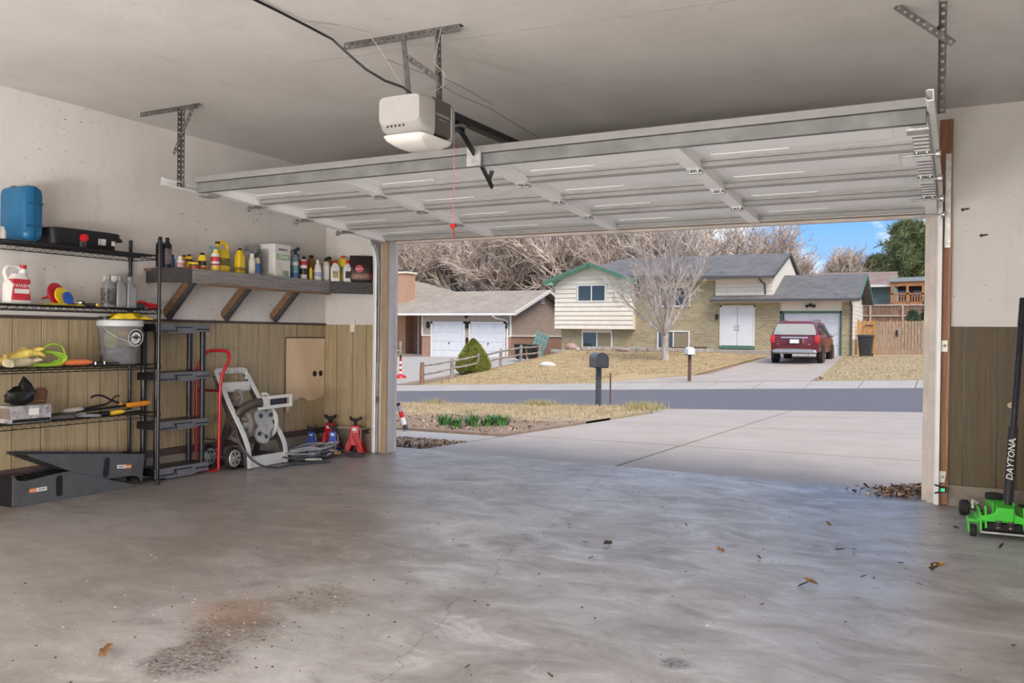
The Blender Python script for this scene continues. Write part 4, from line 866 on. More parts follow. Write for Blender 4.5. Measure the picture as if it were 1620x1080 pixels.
for k in range(4):
    a0, a1 = k*SL+.004, (k+1)*SL-.004
    s_ = dbox(.03, 4.95, a0, a1, -.012, 0).build('section', doorm, door, world=True)
    for r0, r1 in ((a0, a0+.028), (a1-.028, a1)): dbox(.03, 4.95, r0, r1, 0, .042).build('rail', ribm, s_, world=True)
    for r0, r1 in ((a0+.028, a0+.055), (a1-.055, a1-.028)): dbox(.03, 4.95, r0, r1, 0, .016).build('rail_flange', ribm, s_, world=True)
    for x in XS: dbox(x-.045, x+.045, a0, a1, .042, .056).b2 if False else dbox(x-.045, x+.045, a0, a1, .0, .056).build('stile', doorm, s_, world=True, bevel=.004)
    for x0, x1 in ((.03, .105), (4.875, 4.95)): dbox(x0, x1, a0, a1, 0, .058).build('end_stile', doorm, s_, world=True, bevel=.003)
    for x in (.17, 1.39, 2.59, 3.78):                   # embossed long panels in the skin
        f = MB()
        for (xa, xb, aa, ab) in ((x, x+1.0, a0+.12, a0+.128), (x, x+1.0, a1-.128, a1-.12), (x, x+.008, a0+.12, a1-.12), (x+.452, x+1.0, a0+.12, a1-.12)):
            q = dbox(xa, xb, aa, ab, 0, .003); f.add(q.v, q.f)
        f.build('embossed_panel', doorm, s_, world=True)
    if k:
        for x in XS+(.07, 4.91):
            f = MB()
            q = dbox(x-.04, x+.04, a0-.05, a0+.045, .056, .061); f.add(q.v, q.f); c = Bp+t_*(a0-.004)+n_*.068; f.cyl((x-.045, c.y, c.z), (x+.045, c.y, c.z), .009, 8)
            for dx in (-.025, .025):
                for da in (-.035, .03): c = Bp+t_*(a0+da)+n_*.064; f.ball((x+dx, c.y, c.z), .008, 6, 4)
            f.build('hinge', galv, s_, world=True)
    for x, sx in ((.05, -1), (4.93, 1)):
        c = Bp+t_*(a0+.02 if k else a0+.05)+n_*.075; MB().cyl((x-sx*.13, c.y, c.z), (x+sx*.07, c.y, c.z), .006, 8).lathe([(.02, -.012), (.024, 0), (.02, .012)], 12, (x+sx*.06, c.y, c.z), (1, 0, 0)).build('roller', galv, s_, world=True)
    if k: 
        f = MB()
        for j in range(5): q = dbox(4.95-.075, 4.953, a0+.09+j*.07, a0+.098+j*.07, .058, .062); f.add(q.v, q.f)
        f.build('stile_slots', dkgut, s_, world=True)
st = dbox(.02, 4.96, LT-.055, LT+.0, 0, .012).build('strut', ribm, door, world=True)
MB().b2((.02, -2.375, 2.300), (4.96, -2.315, 2.345)).build('top_lip', M('lip_grey', (.27, .265, .255), .5, var=.05), st, world=True, bevel=.004)
MB().b2((.03, -2.36, 2.225), (4.95, -2.315, 2.297)).build('channel', M('channel_steel', (.22, .22, .215), .55, .2, var=.15, scale=6), st, world=True, bevel=.004)
MB().b2((.03, -2.315, 2.25), (4.95, -2.25, 2.262)).build('channel_flange', ribm, st, world=True)
bs = dbox(.03, 4.95, -.012, .0, -.012, .045).build('bottom_seal', white, door, world=True)
dbox(.03, 4.95, -.03, -.012, .0, .03).build('rubber_strip', rubber, bs, world=True)
MB().b2((2.40, -2.385, 2.22), (2.50, -2.375, 2.33)).build('top_bracket', galv, door, world=True)
for x in (.07, 4.91): MB().b2((x-.05, -2.33, 2.20), (x+.05, -2.22, 2.21)).build('top_fixture', galv, door, world=True)

def perf(p, q, w, nrm, hole=.009, pitch=.038):
    p, q = Vector(p), Vector(q); d = (q-p); L_ = d.length; d.normalize(); s_ = Vector(nrm).cross(d).normalized(); n = max(1, int(L_/pitch)); st = L_/n; m = MB()
    for i in range(n):
        c = p+d*((i+.5)*st); O = []; I = []
        for k, (a, b_) in enumerate(((-1,-1),(0,-1),(1,-1),(1,0),(1,1),(0,1),(-1,1),(-1,0))):
            O.append(c+d*(a*st/2)+s_*(b_*w/2)); ang = math.atan2(b_, a); I.append(c+d*(hole*math.cos(ang))+s_*(hole*math.sin(ang)))
        m.add(O+I, [(k, (k+1) % 8, 8+(k+1) % 8, 8+k) for k in range(8)])
    return m
def angle_iron(name, p, q, n1, n2, mt, parent, w=.034):
    # two perforated flanges meeting along p-q
    p, q = Vector(p), Vector(q); d = (q-p).normalized(); n1 = Vector(n1); n2 = Vector(n2)
    m = perf(p+n2*w/2, q+n2*w/2, w, n1); m2 = perf(p+n1*w/2, q+n1*w/2, w, n2); m.add(m2.v, m2.f)
    o = m.build(name, mt, parent, world=True); so = o.modifiers.new('solid', 'SOLIDIFY'); so.thickness = .0025; return o
def strap(name, p, q, n, mt, parent, w=.03):
    o = perf(p, q, w, n).build(name, mt, parent, world=True); so = o.modifiers.new('solid', 'SOLIDIFY'); so.thickness = .0025; return o
# tracks
def track(name, label, x, sx, zt, ytop, yb):
    T_ = thing(name, label, 'track', (x, -.07, 0)); prof = [(0, -.026), (.024, -.028), (.034, -.02), (.034, -.016), (.024, -.023), (.004, -.021), (.004, .021), (.024, .023), (.034, .016), (.034, .02), (.024, .028), (0, .026)]
    fr = []; R_ = .34; zc = zt-R_-.02
    for z in (0.005, .5, 1.0, 1.5, zc): fr.append(((x, yb, z), (sx, 0, 0), (0, 1, 0)))
    for i in range(1, 11):
        a = (PI/2-.035)*i/10; fr.append(((x, yb-R_+R_*math.cos(a), zc+R_*math.sin(a)), (sx, 0, 0), (0, math.cos(a), math.sin(a))))
    o = fr[-1][0]; a = PI/2-.035; d = Vector((0, -math.sin(a), math.cos(a)))
    k = (o[1]-ytop)/-d.y; e_ = Vector(o)+d*k; fr.append((tuple(e_), (sx, 0, 0), (0, math.cos(a), math.sin(a))))
    MB().sweep(prof, fr).build('rail', M('track_steel', (.84, .84, .83), .3, .1, var=.03), T_, world=True); return T_, e_
TL, eL = track('door_track', 'left curved steel door track in front of the wooden shelf corner', -.045, 1, 2.215, -2.62, -.06)
TR, eR = track('door_track', 'right curved steel door track beside the red brown post', 4.985, -1, 2.26, -2.52, -.06)
# flag angle beside the vertical runs
MB().b2((-.065, -.038, .9), (-.005, -.034, 2.12)).b2((-.065, -.06, .9), (-.061, -.034, 2.12)).build('flag_bracket', galv, TL, world=True)
MB().b2((5.0, -.042, 1.85), (5.034, -.036, 2.52)).b2((4.999, -.065, 1.85), (5.003, -.036, 2.52)).build('flag_bracket', galv, TR, world=True)
for z in (.16, 1.10):
    MB().b2((4.985, -.045, z), (5.03, -.035, z+.085)).ball((5.01, -.05, z+.045), .011, 8, 6).build('bracket', M('worn_bracket', (.62, .60, .52), .45, .4), TR, world=True, bevel=.003)
for z in (.5, 1.45): MB().b2((-.065, -.06, z), (-.01, -.03, z+.06)).build('bracket', galv, TL, world=True)
# hangers
hl = thing('track_hanger', 'left perforated angle hanger bracing the left track to the ceiling', 'hanger', (-.03, -2.45, CZ))
angle_iron('ceiling_angle', (-.46, -2.47, CZ-.002), (.165, -2.47, CZ-.002), (0, 0, -1), (0, 1, 0), gsteel, hl)
angle_iron('drop_angle', (-.035, -2.45, CZ-.02), (-.035, -2.45, 2.25), (0, -1, 0), (1, 0, 0), gsteel, hl); strap('brace', (.135, -2.485, CZ-.01), (-.075, -2.485, 2.50), (0, -1, 0), gsteel, hl)
hr = thing('track_hanger', 'right perforated strap hanger bracing the right track to the ceiling', 'hanger', (5.0, -2.2, CZ))
angle_iron('drop_angle', (4.995, -2.2, CZ-.003), (4.995, -2.2, 2.30), (0, -1, 0), (1, 0, 0), gsteel, hr); strap('brace', (4.80, -2.235, CZ+.0), (5.06, -2.235, 2.625), (0, -1, 0), gsteel, hr, .036); MB().cyl((4.995, -2.245, 2.71), (4.995, -2.2, 2.71), .011, 6).build('bolt', blackm, hr, world=True)
oh = thing('opener_hanger', 'dark perforated angle frame hanging the door opener from the ceiling', 'hanger', (2.33, -3.0, CZ))
angle_iron('ceiling_angle', (1.953, -3.02, CZ-.002), (2.71, -2.985, CZ-.002), (0, 0, -1), (0, 1, 0), gsteel, oh, .042)
MB().beam((2.345, -2.99, CZ-.02), (2.365, -2.95, 2.47), .032, .004, (0, 1, 0)).build('drop_strap', gsteel, oh, world=True)
angle_iron('drop_angle', (2.582, -2.98, CZ-.02), (2.565, -2.93, 2.455), (0, -1, 0), (-1, 0, 0), gsteel, oh, .036)
strap('brace', (2.36, -2.995, 2.73), (2.572, -2.985, 2.575), (0, -1, 0), gsteel, oh)
op = thing('door_opener', 'white and grey garage door opener hung from the ceiling', 'door opener', (2.445, -2.98, 2.36))
opw = M('opener_white', (.40, .385, .365), .4, var=.03); opg = M('opener_grey', (.105, .098, .092), .5, .1, var=.05)
MB().b2((-.13, -.06, -.085), (.135, .13, .105)).build('chassis', opg, op, .006)
def rb(y0, y1, w0, w1, zl0, zl1, zt0, zt1, ex=7):
    T = Matrix(((1, 0, 0, 0), (0, 0, 1, 0), (0, 1, 0, 0), (0, 0, 0, 1)))
    return MB().loft([(y0, 0, (zl0+zt0)/2, w0, (zt0-zl0)/2, ex), (lerp(y0, y1, .25), 0, (lerp(zl0, zl1, .6)+lerp(zt0, zt1, .6))/2, lerp(w0, w1, .7), (lerp(zt0, zt1, .6)-lerp(zl0, zl1, .6))/2, ex), (y1, 0, (zl1+zt1)/2, w1, (zt1-zl1)/2, ex)], 32, tf=T)
rb(-.185, -.05, .130, .142, -.05, -.115, .095, .11).build('front_cover', opw, op)
rb(.17, .12, .130, .142, -.10, -.115, .10, .11).build('rear_cover', opw, op)
lens = M('opener_lens', (.85, .82, .76), .3, var=.02)
MB().loft([(-.150, 0, .0, .10, .10, 5), (-.125, 0, .0, .132, .15, 6), (-.105, 0, .0, .138, .165, 7)], 28).build('light_lens', lens, op)
for k in range(5): MB().box((-.075+k*.026, -.1745, -.052), (.009, .008, .032), (0, .45, 0)).build('vent_slot', blackm, op)
text('CHAMBERLAIN', .020, M('opener_print', (.42, .40, .38), .5), op, (.1362, .035, .02), (PI/2, 0, PI/2), 'brand_print'); text('WHISPER DRIVE', .010, MC['opener_print'], op, (.1362, .035, -.005), (PI/2, 0, PI/2), 'print')
rl = thing('opener_rail', 'black steel opener rail running from the opener to the header', 'rail', (2.45, -2.7, 2.46))
MB().b2((2.425, -2.81, 2.452), (2.475, -.02, 2.490)).b2((2.418, -2.81, 2.446), (2.482, -.02, 2.454)).build('bar', black, rl, world=True, bevel=.004)
MB().b2((2.41, -.03, 2.40), (2.49, -.0, 2.52)).build('header_bracket', galv, rl, world=True)
tr = MB().b2((2.415, -2.62, 2.425), (2.485, -2.50, 2.452)).b2((2.43, -2.58, 2.39), (2.47, -2.52, 2.43)).build('trolley', blackm, rl, world=True, bevel=.006)
MB().b2((2.41, -2.60, 2.415), (2.49, -2.54, 2.428)).build('release_lever', galv, tr, world=True)
MB().beam((2.45, -2.545, 2.405), (2.45, -2.28, 2.235), .032, .012, (1, 0, 0)).build('arm', blackm, rl, world=True)
MB().beam((2.455, -2.33, 2.265), (2.455, -2.155, 2.125), .028, .012, (1, 0, 0)).build('arm', blackm, rl, world=True)
MB().beam((2.455, -2.20, 2.165), (2.455, -2.14, 2.26), .03, .012, (1, 0, 0)).build('door_bracket', gsteel, rl, world=True)
pc = thing('pull_cord', 'thin red emergency release cord with a red handle', 'cord', (2.45, -2.613, 1.80)); rc = M('red_cord', (.62, .22, .18), .6)
MB().tube([(0, 0, .62), (.002, 0, .3), (0, 0, .03)], .0028, 5).build('cord', rc, pc); MB().tube([(-.018, 0, .028), (.018, 0, .028)], .010, 8).tube([(0, 0, .03), (0, 0, .005)], .008, 6).tube([(0, 0, .01), (.006, 0, -.02), (.014, .0, -.045)], .004, 5).build('handle', red, pc)
tag(MB().tube([(1.975, -4.0, 2.84), (1.98, -3.6, 2.838), (1.99, -3.38, 2.828), (2.05, -3.24, 2.79), (2.12, -3.17, 2.71), (2.19, -3.12, 2.64), (2.29, -3.08, 2.575), (2.39, -3.05, 2.535), (2.43, -3.03, 2.50), (2.445, -3.02, 2.465)], .007, 7).build('power_cable', blackm), 'black power cable drooping from the ceiling to the door opener', 'cable')
ww = M('thin_wire_beige', (.42, .38, .32), .6)
for lb, pts in (('thin beige wire looping from the ceiling angle to the opener', [(1.99, -3.4, 2.84), (2.10, -3.30, 2.842), (2.20, -3.12, 2.84), (2.22, -3.05, 2.78), (2.30, -2.98, 2.62), (2.38, -2.95, 2.52), (2.42, -2.95, 2.47)]), ('thin beige wire hanging in a curl under the opener', [(2.55, -3.08, 2.34), (2.55, -3.12, 2.27), (2.58, -3.10, 2.19), (2.63, -3.02, 2.16), (2.68, -2.95, 2.165)]), ('thin wire tied around the right drop angle of the opener hanger', [(2.60, -3.0, 2.84), (2.585, -3.02, 2.72), (2.56, -3.0, 2.66), (2.61, -2.98, 2.60), (2.60, -2.97, 2.54), (2.50, -2.97, 2.49), (2.43, -3.0, 2.475)])):
    tag(MB().tube(pts, .0025, 4).build('wire', ww), lb, 'wire')
# ceiling cracks: open joints in the board, drawn as narrow brown strips
cm = M('crack_brown', (.36, .325, .295), .9)
def strip(pts, w, z=CZ-.0012):
    m = MB()
    for a, b_ in zip(pts, pts[1:]): m.beam((a[0], a[1], z), (b_[0], b_[1], z), w, .002, (0, 0, 1))
    return m
for pts, w in (([(1.5, -2.857), (1.9, -2.81), (2.3, -2.80), (2.75, -2.775), (3.16, -2.735), (3.6, -2.70), (4.1, -2.66)], .0035), ([(2.0, -2.68), (2.05, -2.3), (1.99, -1.9), (2.02, -1.4), (1.97, -.9), (1.94, -.33)], .006), ([(2.1, -2.5), (2.12, -2.0), (2.09, -1.5)], .003)): struct(strip(pts, w).build('ceiling_crack', cm))
# jamb wiring and safety sensors
tag(MB().tube([(5.037, -.040, 2.55), (5.038, -.041, 1.9), (5.034, -.041, 1.4), (5.036, -.042, 1.0), (5.030, -.042, .7), (5.034, -.043, .35), (5.030, -.05, .22), (5.02, -.055, .155), (5.00, -.055, .14)], .004, 6).build('sensor_wire', M('orange_beige_wire', (.60, .36, .20), .6)), 'pale orange wire stapled down the red brown post', 'wire')
se_ = thing('safety_sensor', 'black safety sensor with green light at the foot of the right track', 'sensor', (4.99, -.10, .12)); MB().box((.02, 0, 0), (.05, .035, .035)).build('body', black, se_, .006)
gm, gt, gb = mat_new('green_led'); gb.inputs['Base Color'].default_value = (.02, .5, .2, 1); gb.inputs['Emission Color'].default_value = (.05, .9, .35, 1); gb.inputs['Emission Strength'].default_value = .35
MB().box((.022, -.02, 0), (.026, .006, .022)).build('light', gm, se_); MB().tube([(-.03, .0, .03), (.0, 0, .02)], .006, 6).tube([(-.03, .0, -.03), (.0, 0, -.02)], .006, 6).build('clip', black, se_)
se2 = thing('safety_sensor', 'black safety sensor clamped to the foot of the left track', 'sensor', (-.06, -.11, .215)); MB().box((-.02, 0, 0), (.05, .035, .04)).build('body', black, se2, .006); MB().cyl((.0, 0, 0), (.03, 0, 0), .018, 10).build('lens', chrome, se2); MB().b2((-.075, -.012, -.012), (-.045, .012, .012)).build('clip', chrome, se2)
pp = thing('water_pipe', 'pale pipe running low along the front wall behind the jack stands', 'pipe', (-.4, -.07, .235)); MB().tube([(-.60, -.06, .215), (-.42, -.06, .232), (-.12, -.06, .225)], .013, 8).build('tube', M('pale_pipe', (.52, .44, .33), .6), pp, world=True)
wd = MB().box((5.515, -.012, .92), (.04, .008, .03)); tag(MB().lathe([(.021, 0), (.018, .006)], 14, (5.425, -.0085, .735), (0, -1, 0)).build('plug', M('plug_beige', (.60, .48, .30), .6)), 'small round beige plug in the dark panelling beside the jack handle', 'plug')
for i, (x, y, z, lb) in enumerate(((5.11, 0, 2.12, 'small rusty bent bracket high on the front wall by the post'), (5.23, 0, 1.93, 'dark nail and rust mark on the wall right of the post'))):
    tag(MB().cyl((x, .0, z), (x+.035, -.03, z+.002), .006, 7).lathe([(.012, 0), (.012, .004)], 8, (x, -.001, z), (0, -1, 0)).build('wall_hook', M('rusty_metal', (.09, .06, .045), .7)), lb, 'hook')

# ================================================================== wooden wall shelf with braces
WS = thing('wooden_wall_shelf', 'dark weathered plank shelf on angled wooden braces around the corner', 'shelf', (LX, -1.2, 1.6)); SZ = 1.69
MB().prism([(LX, -2.22), (-.40, -2.2), (-.40, -.34), (-.065, -.004), (LX, -.004)], (0, 0, SZ-.022), (1, 0, 0), (0, 1, 0), (0, 0, .022)).build('top_board', rustw, WS, world=True)
MB().b2((-.40, -2.2, SZ-.115), (-.375, -2.035, SZ+.004)).build('fascia_board', oldw, WS, world=True, bevel=.003); MB().b2((-.40, -2.032, SZ-.115), (-.374, -.335, SZ+.004)).build('fascia_board', mat_wood('worn_silver_plank', (.33, .30, .285), (.17, .15, .14), (20, 1.6, 20), .55), WS, world=True, bevel=.003)
MB().beam((-.385, -.345, SZ-.056), (-.062, -.018, SZ-.056), .024, .118, (0, 0, 1)).build('fascia_board', oldw, WS, world=True, bevel=.003)
MB().b2((-.70, -2.215, SZ-.115), (-.378, -2.19, SZ-.002)).build('end_board', oldw, WS, world=True, bevel=.003)
MB().b2((-.39, -1.9, SZ-.13), (-.355, -.36, SZ-.113)).build('edge_strip', rustw, WS, world=True)
for y in (-2.0, -1.38, -.77):
    b_ = MB().beam((-.705, y, 1.315), (-.415, y, 1.60), .085, .042, (0, 1, 0)).build('brace', oldw, WS, world=True, bevel=.003)
    MB().beam((-.717, y-.024, 1.325), (-.43, y-.024, 1.607), .06, .01, (0, 1, 0)).build('brace_edge', rustw, b_, world=True)
    MB().b2((LX, y-.03, SZ-.10), (-.40, y+.03, SZ-.024)).build('cleat', rustw, WS, world=True)
MB().b2((-.075, -.045, SZ-.11), (-.055, -.01, SZ)).build('end_bracket', galv, WS, world=True)

# ================================================================== black wire shelving
WU = thing('wire_shelving', 'black wire shelving unit against the panelled wall, left edge of the garage', 'shelving', (-.52, -2.98, 0))
y0, y1, x0, x1 = -3.62, -2.37, -.685, -.355
for x, y in ((x0, y0), (x1, y0), (x0, y1), (x1, y1)): p_ = MB().cyl((x, y, .0), (x, y, 1.885), .0135, 10).build('post', blackm, WU, world=True); MB().cyl((x, y, 0), (x, y, .03), .018, 10).build('foot', rubber, p_, world=True); MB().lathe([(.0145, 0), (.0145, .012), (.008, .018)], 10, (x, y, 1.88)).build('cap', rubber, p_, world=True)
WZ = (1.765, 1.350, .928, .560)
for z in WZ:
    f = MB()
    for zz in (z, z-.032):
        f.tube([(x1, y0, zz), (x1, y1, zz)], .0035, 5); f.tube([(x0, y0, zz), (x0, y1, zz)], .0035, 5); f.tube([(x0, y1, zz), (x1, y1, zz)], .0035, 5); f.tube([(x0, y0, zz), (x1, y0, zz)], .0035, 5)
    s_ = f.build('shelf', blackm, WU, world=True)
    q = MB()
    for x in (x0, x1):
        n = 40; q.tube([(x, lerp(y0, y1, i/n), z if i % 2 else z-.032) for i in range(n+1)], .0025, 4, smooth=False)
    q.tube([(lerp(x0, x1, i/10), y1, z if i % 2 else z-.032) for i in range(11)], .0025, 4, smooth=False)
    tag(q.build('edge_zigzag', blackm, s_, world=True), kind='stuff')
    q = MB()
    for i in range(49): y = lerp(y0+.02, y1-.02, i/48); q.tube([(x0, y, z+.001), (x1, y, z+.001)], .0022, 4)
    for x in (x0+.11, x0+.22): q.tube([(x, y0, z-.004), (x, y1, z-.004)], .003, 4)
    tag(q.build('deck_wires', blackm, s_, world=True), kind='stuff')
    for x, y in ((x1, y1), (x0, y1)): MB().cyl((x, y, z-.035), (x, y, z+.004), .019, 10).build('collar', blackm, s_, world=True)
# ================================================================== black plastic shelving
PU = thing('plastic_shelving', 'empty black and grey plastic four tier shelving unit beside the hand truck', 'shelving', (-.58, -2.03, 0))
px0, px1, py0, py1 = LX+.03, -.47, -2.30, -1.765; lipm = M('grey_lip_plastic', (.15, .15, .165), .45, var=.1)
PZ = (.095, .465, .855, 1.242)
for x in (px0+.03, px1-.035):
    for y in (py0+.04, py1-.04):
        for a, b_ in zip((.03,)+PZ[1:], PZ[1:]+(None,)):
            if b_: MB().cyl((x, y, a+.0), (x, y, b_-.055), .024, 14).build('post', black, PU, world=True)
for z in PZ:
    s_ = MB().b2((px0, py0, z-.012), (px1-.012, py1, z)).b2((px0, py0, z-.06), (px0+.012, py1, z-.012)).b2((px0, py0, z-.06), (px1, py0+.012, z-.012)).b2((px0, py1-.012, z-.06), (px1, py1, z-.012)).build('shelf', black, PU, world=True, bevel=.004)
    zb = z-.088 if z < .2 else z-.075; L_ = py1-py0
    pr = [(py0, zb+.012), (py0+.17*L_, zb+.012), (py0+.22*L_, zb), (py0+.72*L_, zb), (py0+.78*L_, zb+.014), (py1, zb+.014), (py1, z), (py0, z)]
    MB().prism(pr, (px1-.012, 0, 0), (0, 1, 0), (0, 0, 1), (.016, 0, 0)).build('lip', lipm, s_, world=True, bevel=.003)
    q = MB()
    for ya in (.34, .42): pass
    q.beam((px1+.006, py0+.34*L_, z-.018), (px1+.006, py0+.37*L_, z-.062), .006, .012, (1, 0, 0)).b2((px1+.003, py0+.36*L_, z-.030), (px1+.009, py0+.66*L_, z-.020)).b2((px1+.003, py0+.02*L_, z-.060), (px1+.009, py0+.33*L_, z-.050)).b2((px1+.003, py0+.74*L_, z-.045), (px1+.009, py0+.98*L_, z-.034)).build('groove', black, s_, world=True)
# ================================================================== red hand truck
HT = thing('hand_truck', 'red two wheeled hand truck leaning beside the plastic shelving', 'hand truck', (-.58, -1.62, 0))
rail = [(-.475, -1.65, .01), (-.475, -1.645, .40), (-.473, -1.64, .70), (-.465, -1.62, .83), (-.448, -1.575, .93), (-.455, -1.56, .985), (-.48, -1.56, 1.015), (-.53, -1.575, 1.022), (-.60, -1.60, 1.022), (-.645, -1.625, 1.012), (-.672, -1.655, .97), (-.695, -1.675, .88), (-.700, -1.69, .78), (-.700, -1.69, .40), (-.700, -1.69, .06)]
def smooth_path(p, n=4):
    p = [Vector(q) for q in p]; o = []
    for i in range(len(p)-1):
        a, b_, c, d = p[max(0, i-1)], p[i], p[i+1], p[min(len(p)-1, i+2)]
        for k in range(n):
            t = k/n; o.append(.5*((2*b_)+(c-a)*t+(2*a-5*b_+4*c-d)*t*t+(3*b_-a-3*c+d)*t**3))
    return o+[p[-1]]
MB().tube(smooth_path(rail), .0135, 10).build('frame', red, HT, world=True)
MB().tube([(-.70, -1.69, .68), (-.474, -1.645, .68)], .010, 8).build('crossbar', M('dark_red_paint', (.22, .008, .012), .35), HT, world=True)
MB().tube([(-.70, -1.69, .16), (-.474, -1.65, .16)], .006, 8).tube([(-.70, -1.68, .26), (-.474, -1.64, .26)], .006, 8).build('axle_rod', dgrey, HT, world=True)
MB().b2((-.71, -1.74, .004), (-.462, -1.655, .012)).build('toe_plate', red, HT, world=True)
MB().cyl((-.70, -1.575, .098), (-.41, -1.535, .098), .008, 8).build('axle', galv, HT, world=True)
for x, y in ((-.43, -1.535), (-.685, -1.575)):
    w = MB().lathe([(.0, -.018), (.06, -.02), (.085, -.022), (.095, -.012), (.095, .012), (.085, .022), (.06, .02), (0, .018)], 28, (x, y, .097), (1, .16, 0)).build('wheel', rubber, HT, world=True)
    MB().lathe([(0, .026), (.02, .028), (.022, .023), (.066, .023), (.072, .028), (.076, .02)], 24, (x, y, .097), (1, .16, 0)).build('hub', M('silver_hub', (.58, .58, .57), .4, .3), w, world=True)
    for k in range(6):
        a = k*PI/3; MB().box((x+.026, y+.043*math.cos(a)+.004, .097+.043*math.sin(a)), (.004, .024, .012), (a, 0, 0)).build('hub_slot', blackm, w, world=True)
# ================================================================== hose reel cart
HR = thing('hose_reel_cart', 'grey and brown wheeled hose reel cart standing by the panelled wall', 'hose reel', (-.45, -1.25, 0)); lg = M('light_grey_plastic', (.66, .65, .63), .4, var=.06); bg_ = M('brown_black_plastic', (.065, .052, .048), .42, var=.15)
for y, yt in ((-1.475, -1.57), (-1.03, -1.225)):
    P = smooth_path([(-.31, y, .0), (-.335, y-.0, .16), (-.385, lerp(y, yt, .2), .30), (-.45, lerp(y, yt, .5), .44), (-.52, lerp(y, yt, .75), .60), (-.60, yt, .80)], 4)
    fr = []
    for i, p in enumerate(P):
        w = interp(i/(len(P)-1), [(0, .020), (.35, .03), (.6, .034), (1, .018)]); fr.append((p, Vector((w, 0, w*.35)), Vector((0, 1, 0))))
    sd_ = MB().sweep([(-1, -.02), (1, -.02), (1, .02), (-1, .02)], fr).build('side_frame', bg_, HR, world=True, bevel=.006)
    fr2 = [(p+A*1.0, A*.28, B) for p, A, B in fr]; MB().sweep([(-.3, -.025), (1, -.025), (1, .025), (-.3, .025)], fr2).build('edge_trim', lg, sd_, world=True, bevel=.004)
    back = smooth_path([(-.44, lerp(y, yt, .5), .46), (-.56, y-.02, .30), (-.63, y-.02, .12), (-.64, y-.02, .0)], 4)
    MB().tube(back, [.035]*5+[.028]*(len(back)-5), 8).build('rear_leg', bg_, sd_, world=True)
MB().tube(smooth_path([(-.58, -1.565, .76), (-.60, -1.57, .83), (-.60, -1.55, .845), (-.60, -1.26, .845), (-.60, -1.228, .83), (-.585, -1.222, .76)], 4), .021, 10).build('handle', lg, HR, world=True)
for k in range(12): MB().b2((-.622, -1.535+k*.023, .818), (-.572, -1.525+k*.023, .869)).build('grip_rib', lg, HR, world=True)
MB().b2((-.575, -1.57, .655), (-.545, -1.21, .745)).build('crossbar', lg, HR, world=True, bevel=.01)
MB().b2((-.335, -1.475, .005), (-.30, -1.03, .105)).build('front_bar', lg, HR, world=True, bevel=.008)
MB().b2((-.60, -1.46, .02), (-.36, -1.05, .10)).build('tray', black, HR, world=True, bevel=.01)
def disc(y, x, z, r, mt, th=.018, sp=5):
    d = MB(); n = 28; V = []
    for yy in (y-th/2, y+th/2):
        for rr in (r, r*.78):
            for k in range(n): a = 2*PI*k/n; V.append((x+rr*math.cos(a), yy, z+rr*math.sin(a)))
    F = []
    for k in range(n):
        j = (k+1) % n; F += [(k, j, n+j, n+k), (2*n+k, 3*n+k, 3*n+j, 2*n+j), (k, 2*n+k, 2*n+j, j), (n+k, n+j, 3*n+j, 3*n+k)]
    d.add(V, F)
    for k in range(sp): a = 2*PI*k/sp+.4; d.beam((x, y, z), (x+r*.82*math.cos(a), y, z+r*.82*math.sin(a)), th, r*.26, (0, 1, 0))
    d.lathe([(r*.34, -th*.7), (r*.34, th*.7)], 20, (x, y, z), (0, 1, 0)); return d
RX_, RZ_ = -.50, .375
disc(-1.40, RX_, RZ_, .165, bg_).build('reel_disc', M('taupe_plastic', (.26, .22, .20), .45), HR, world=True); disc(-1.11, RX_+.02, RZ_, .165, lg, .018, 6).build('reel_disc', lg, HR, world=True)
disc(-1.40, RX_-.03, RZ_+.22, .085, bg_, .018, 4).build('guide_disc', MC['taupe_plastic'], HR, world=True); disc(-1.12, RX_+.03, RZ_+.19, .075, lg, .018, 4).build('guide_disc', lg, HR, world=True)
MB().cyl((RX_, -1.40, RZ_), (RX_+.02, -1.11, RZ_), .06, 18).build('drum', lg, HR, world=True)
# spider plate with three lobes on the front
sp_ = MB(); C0 = Vector((-.37, -1.22, .36))
for a, r in ((0.55, .085), (2.2, .075), (4.4, .085)):
    c = C0+Vector((0, math.cos(a)*.085, math.sin(a)*.085)); sp_.lathe([(r, -.012), (r, .012)], 22, c, (1, 0, .2))
sp_.lathe([(.08, -.014), (.08, .016)], 22, C0, (1, 0, .2)); spo = sp_.build('gear_cover', M('mid_grey_plastic', (.42, .41, .40), .45), HR, world=True)
for a in (.2, .95, 2.2, 3.9, 4.75):
    c = C0+Vector((.016, math.cos(a)*.105, math.sin(a)*.105)); MB().lathe([(.021, 0), (.019, .004)], 10, c, (1, 0, .2)).build('cut_out', blackm, spo, world=True)
arm = smooth_path([(-.45, -1.50, .43), (-.42, -1.46, .50), (-.37, -1.38, .555), (-.33, -1.30, .565)], 4); MB().tube(arm, .042, 10).build('guide_arm', bg_, HR, world=True)
gb_ = MB()
for a, b_ in (((-.34, -1.32, .60), (-.28, -.98, .615)), ((-.34, -1.32, .515), (-.28, -.98, .53)), ((-.34, -1.315, .515), (-.34, -1.315, .61)), ((-.28, -.985, .525), (-.28, -.985, .62)), ((-.325, -1.22, .52), (-.325, -1.22, .605))): gb_.beam(a, b_, .03, .018, (1, 0, 0))
gbo = gb_.build('hose_guide', lg, HR, world=True, bevel=.004); MB().b2((-.345, -1.20, .53), (-.315, -1.0, .60)).build('guide_inset', black, gbo, world=True); MB().b2((-.338, -1.30, .535), (-.322, -1.24, .592)).build('guide_latch', white, gbo, world=True)
MB().cyl((-.275, -.98, .57), (-.265, -.95, .57), .012, 8).build('knob', galv, HR, world=True)
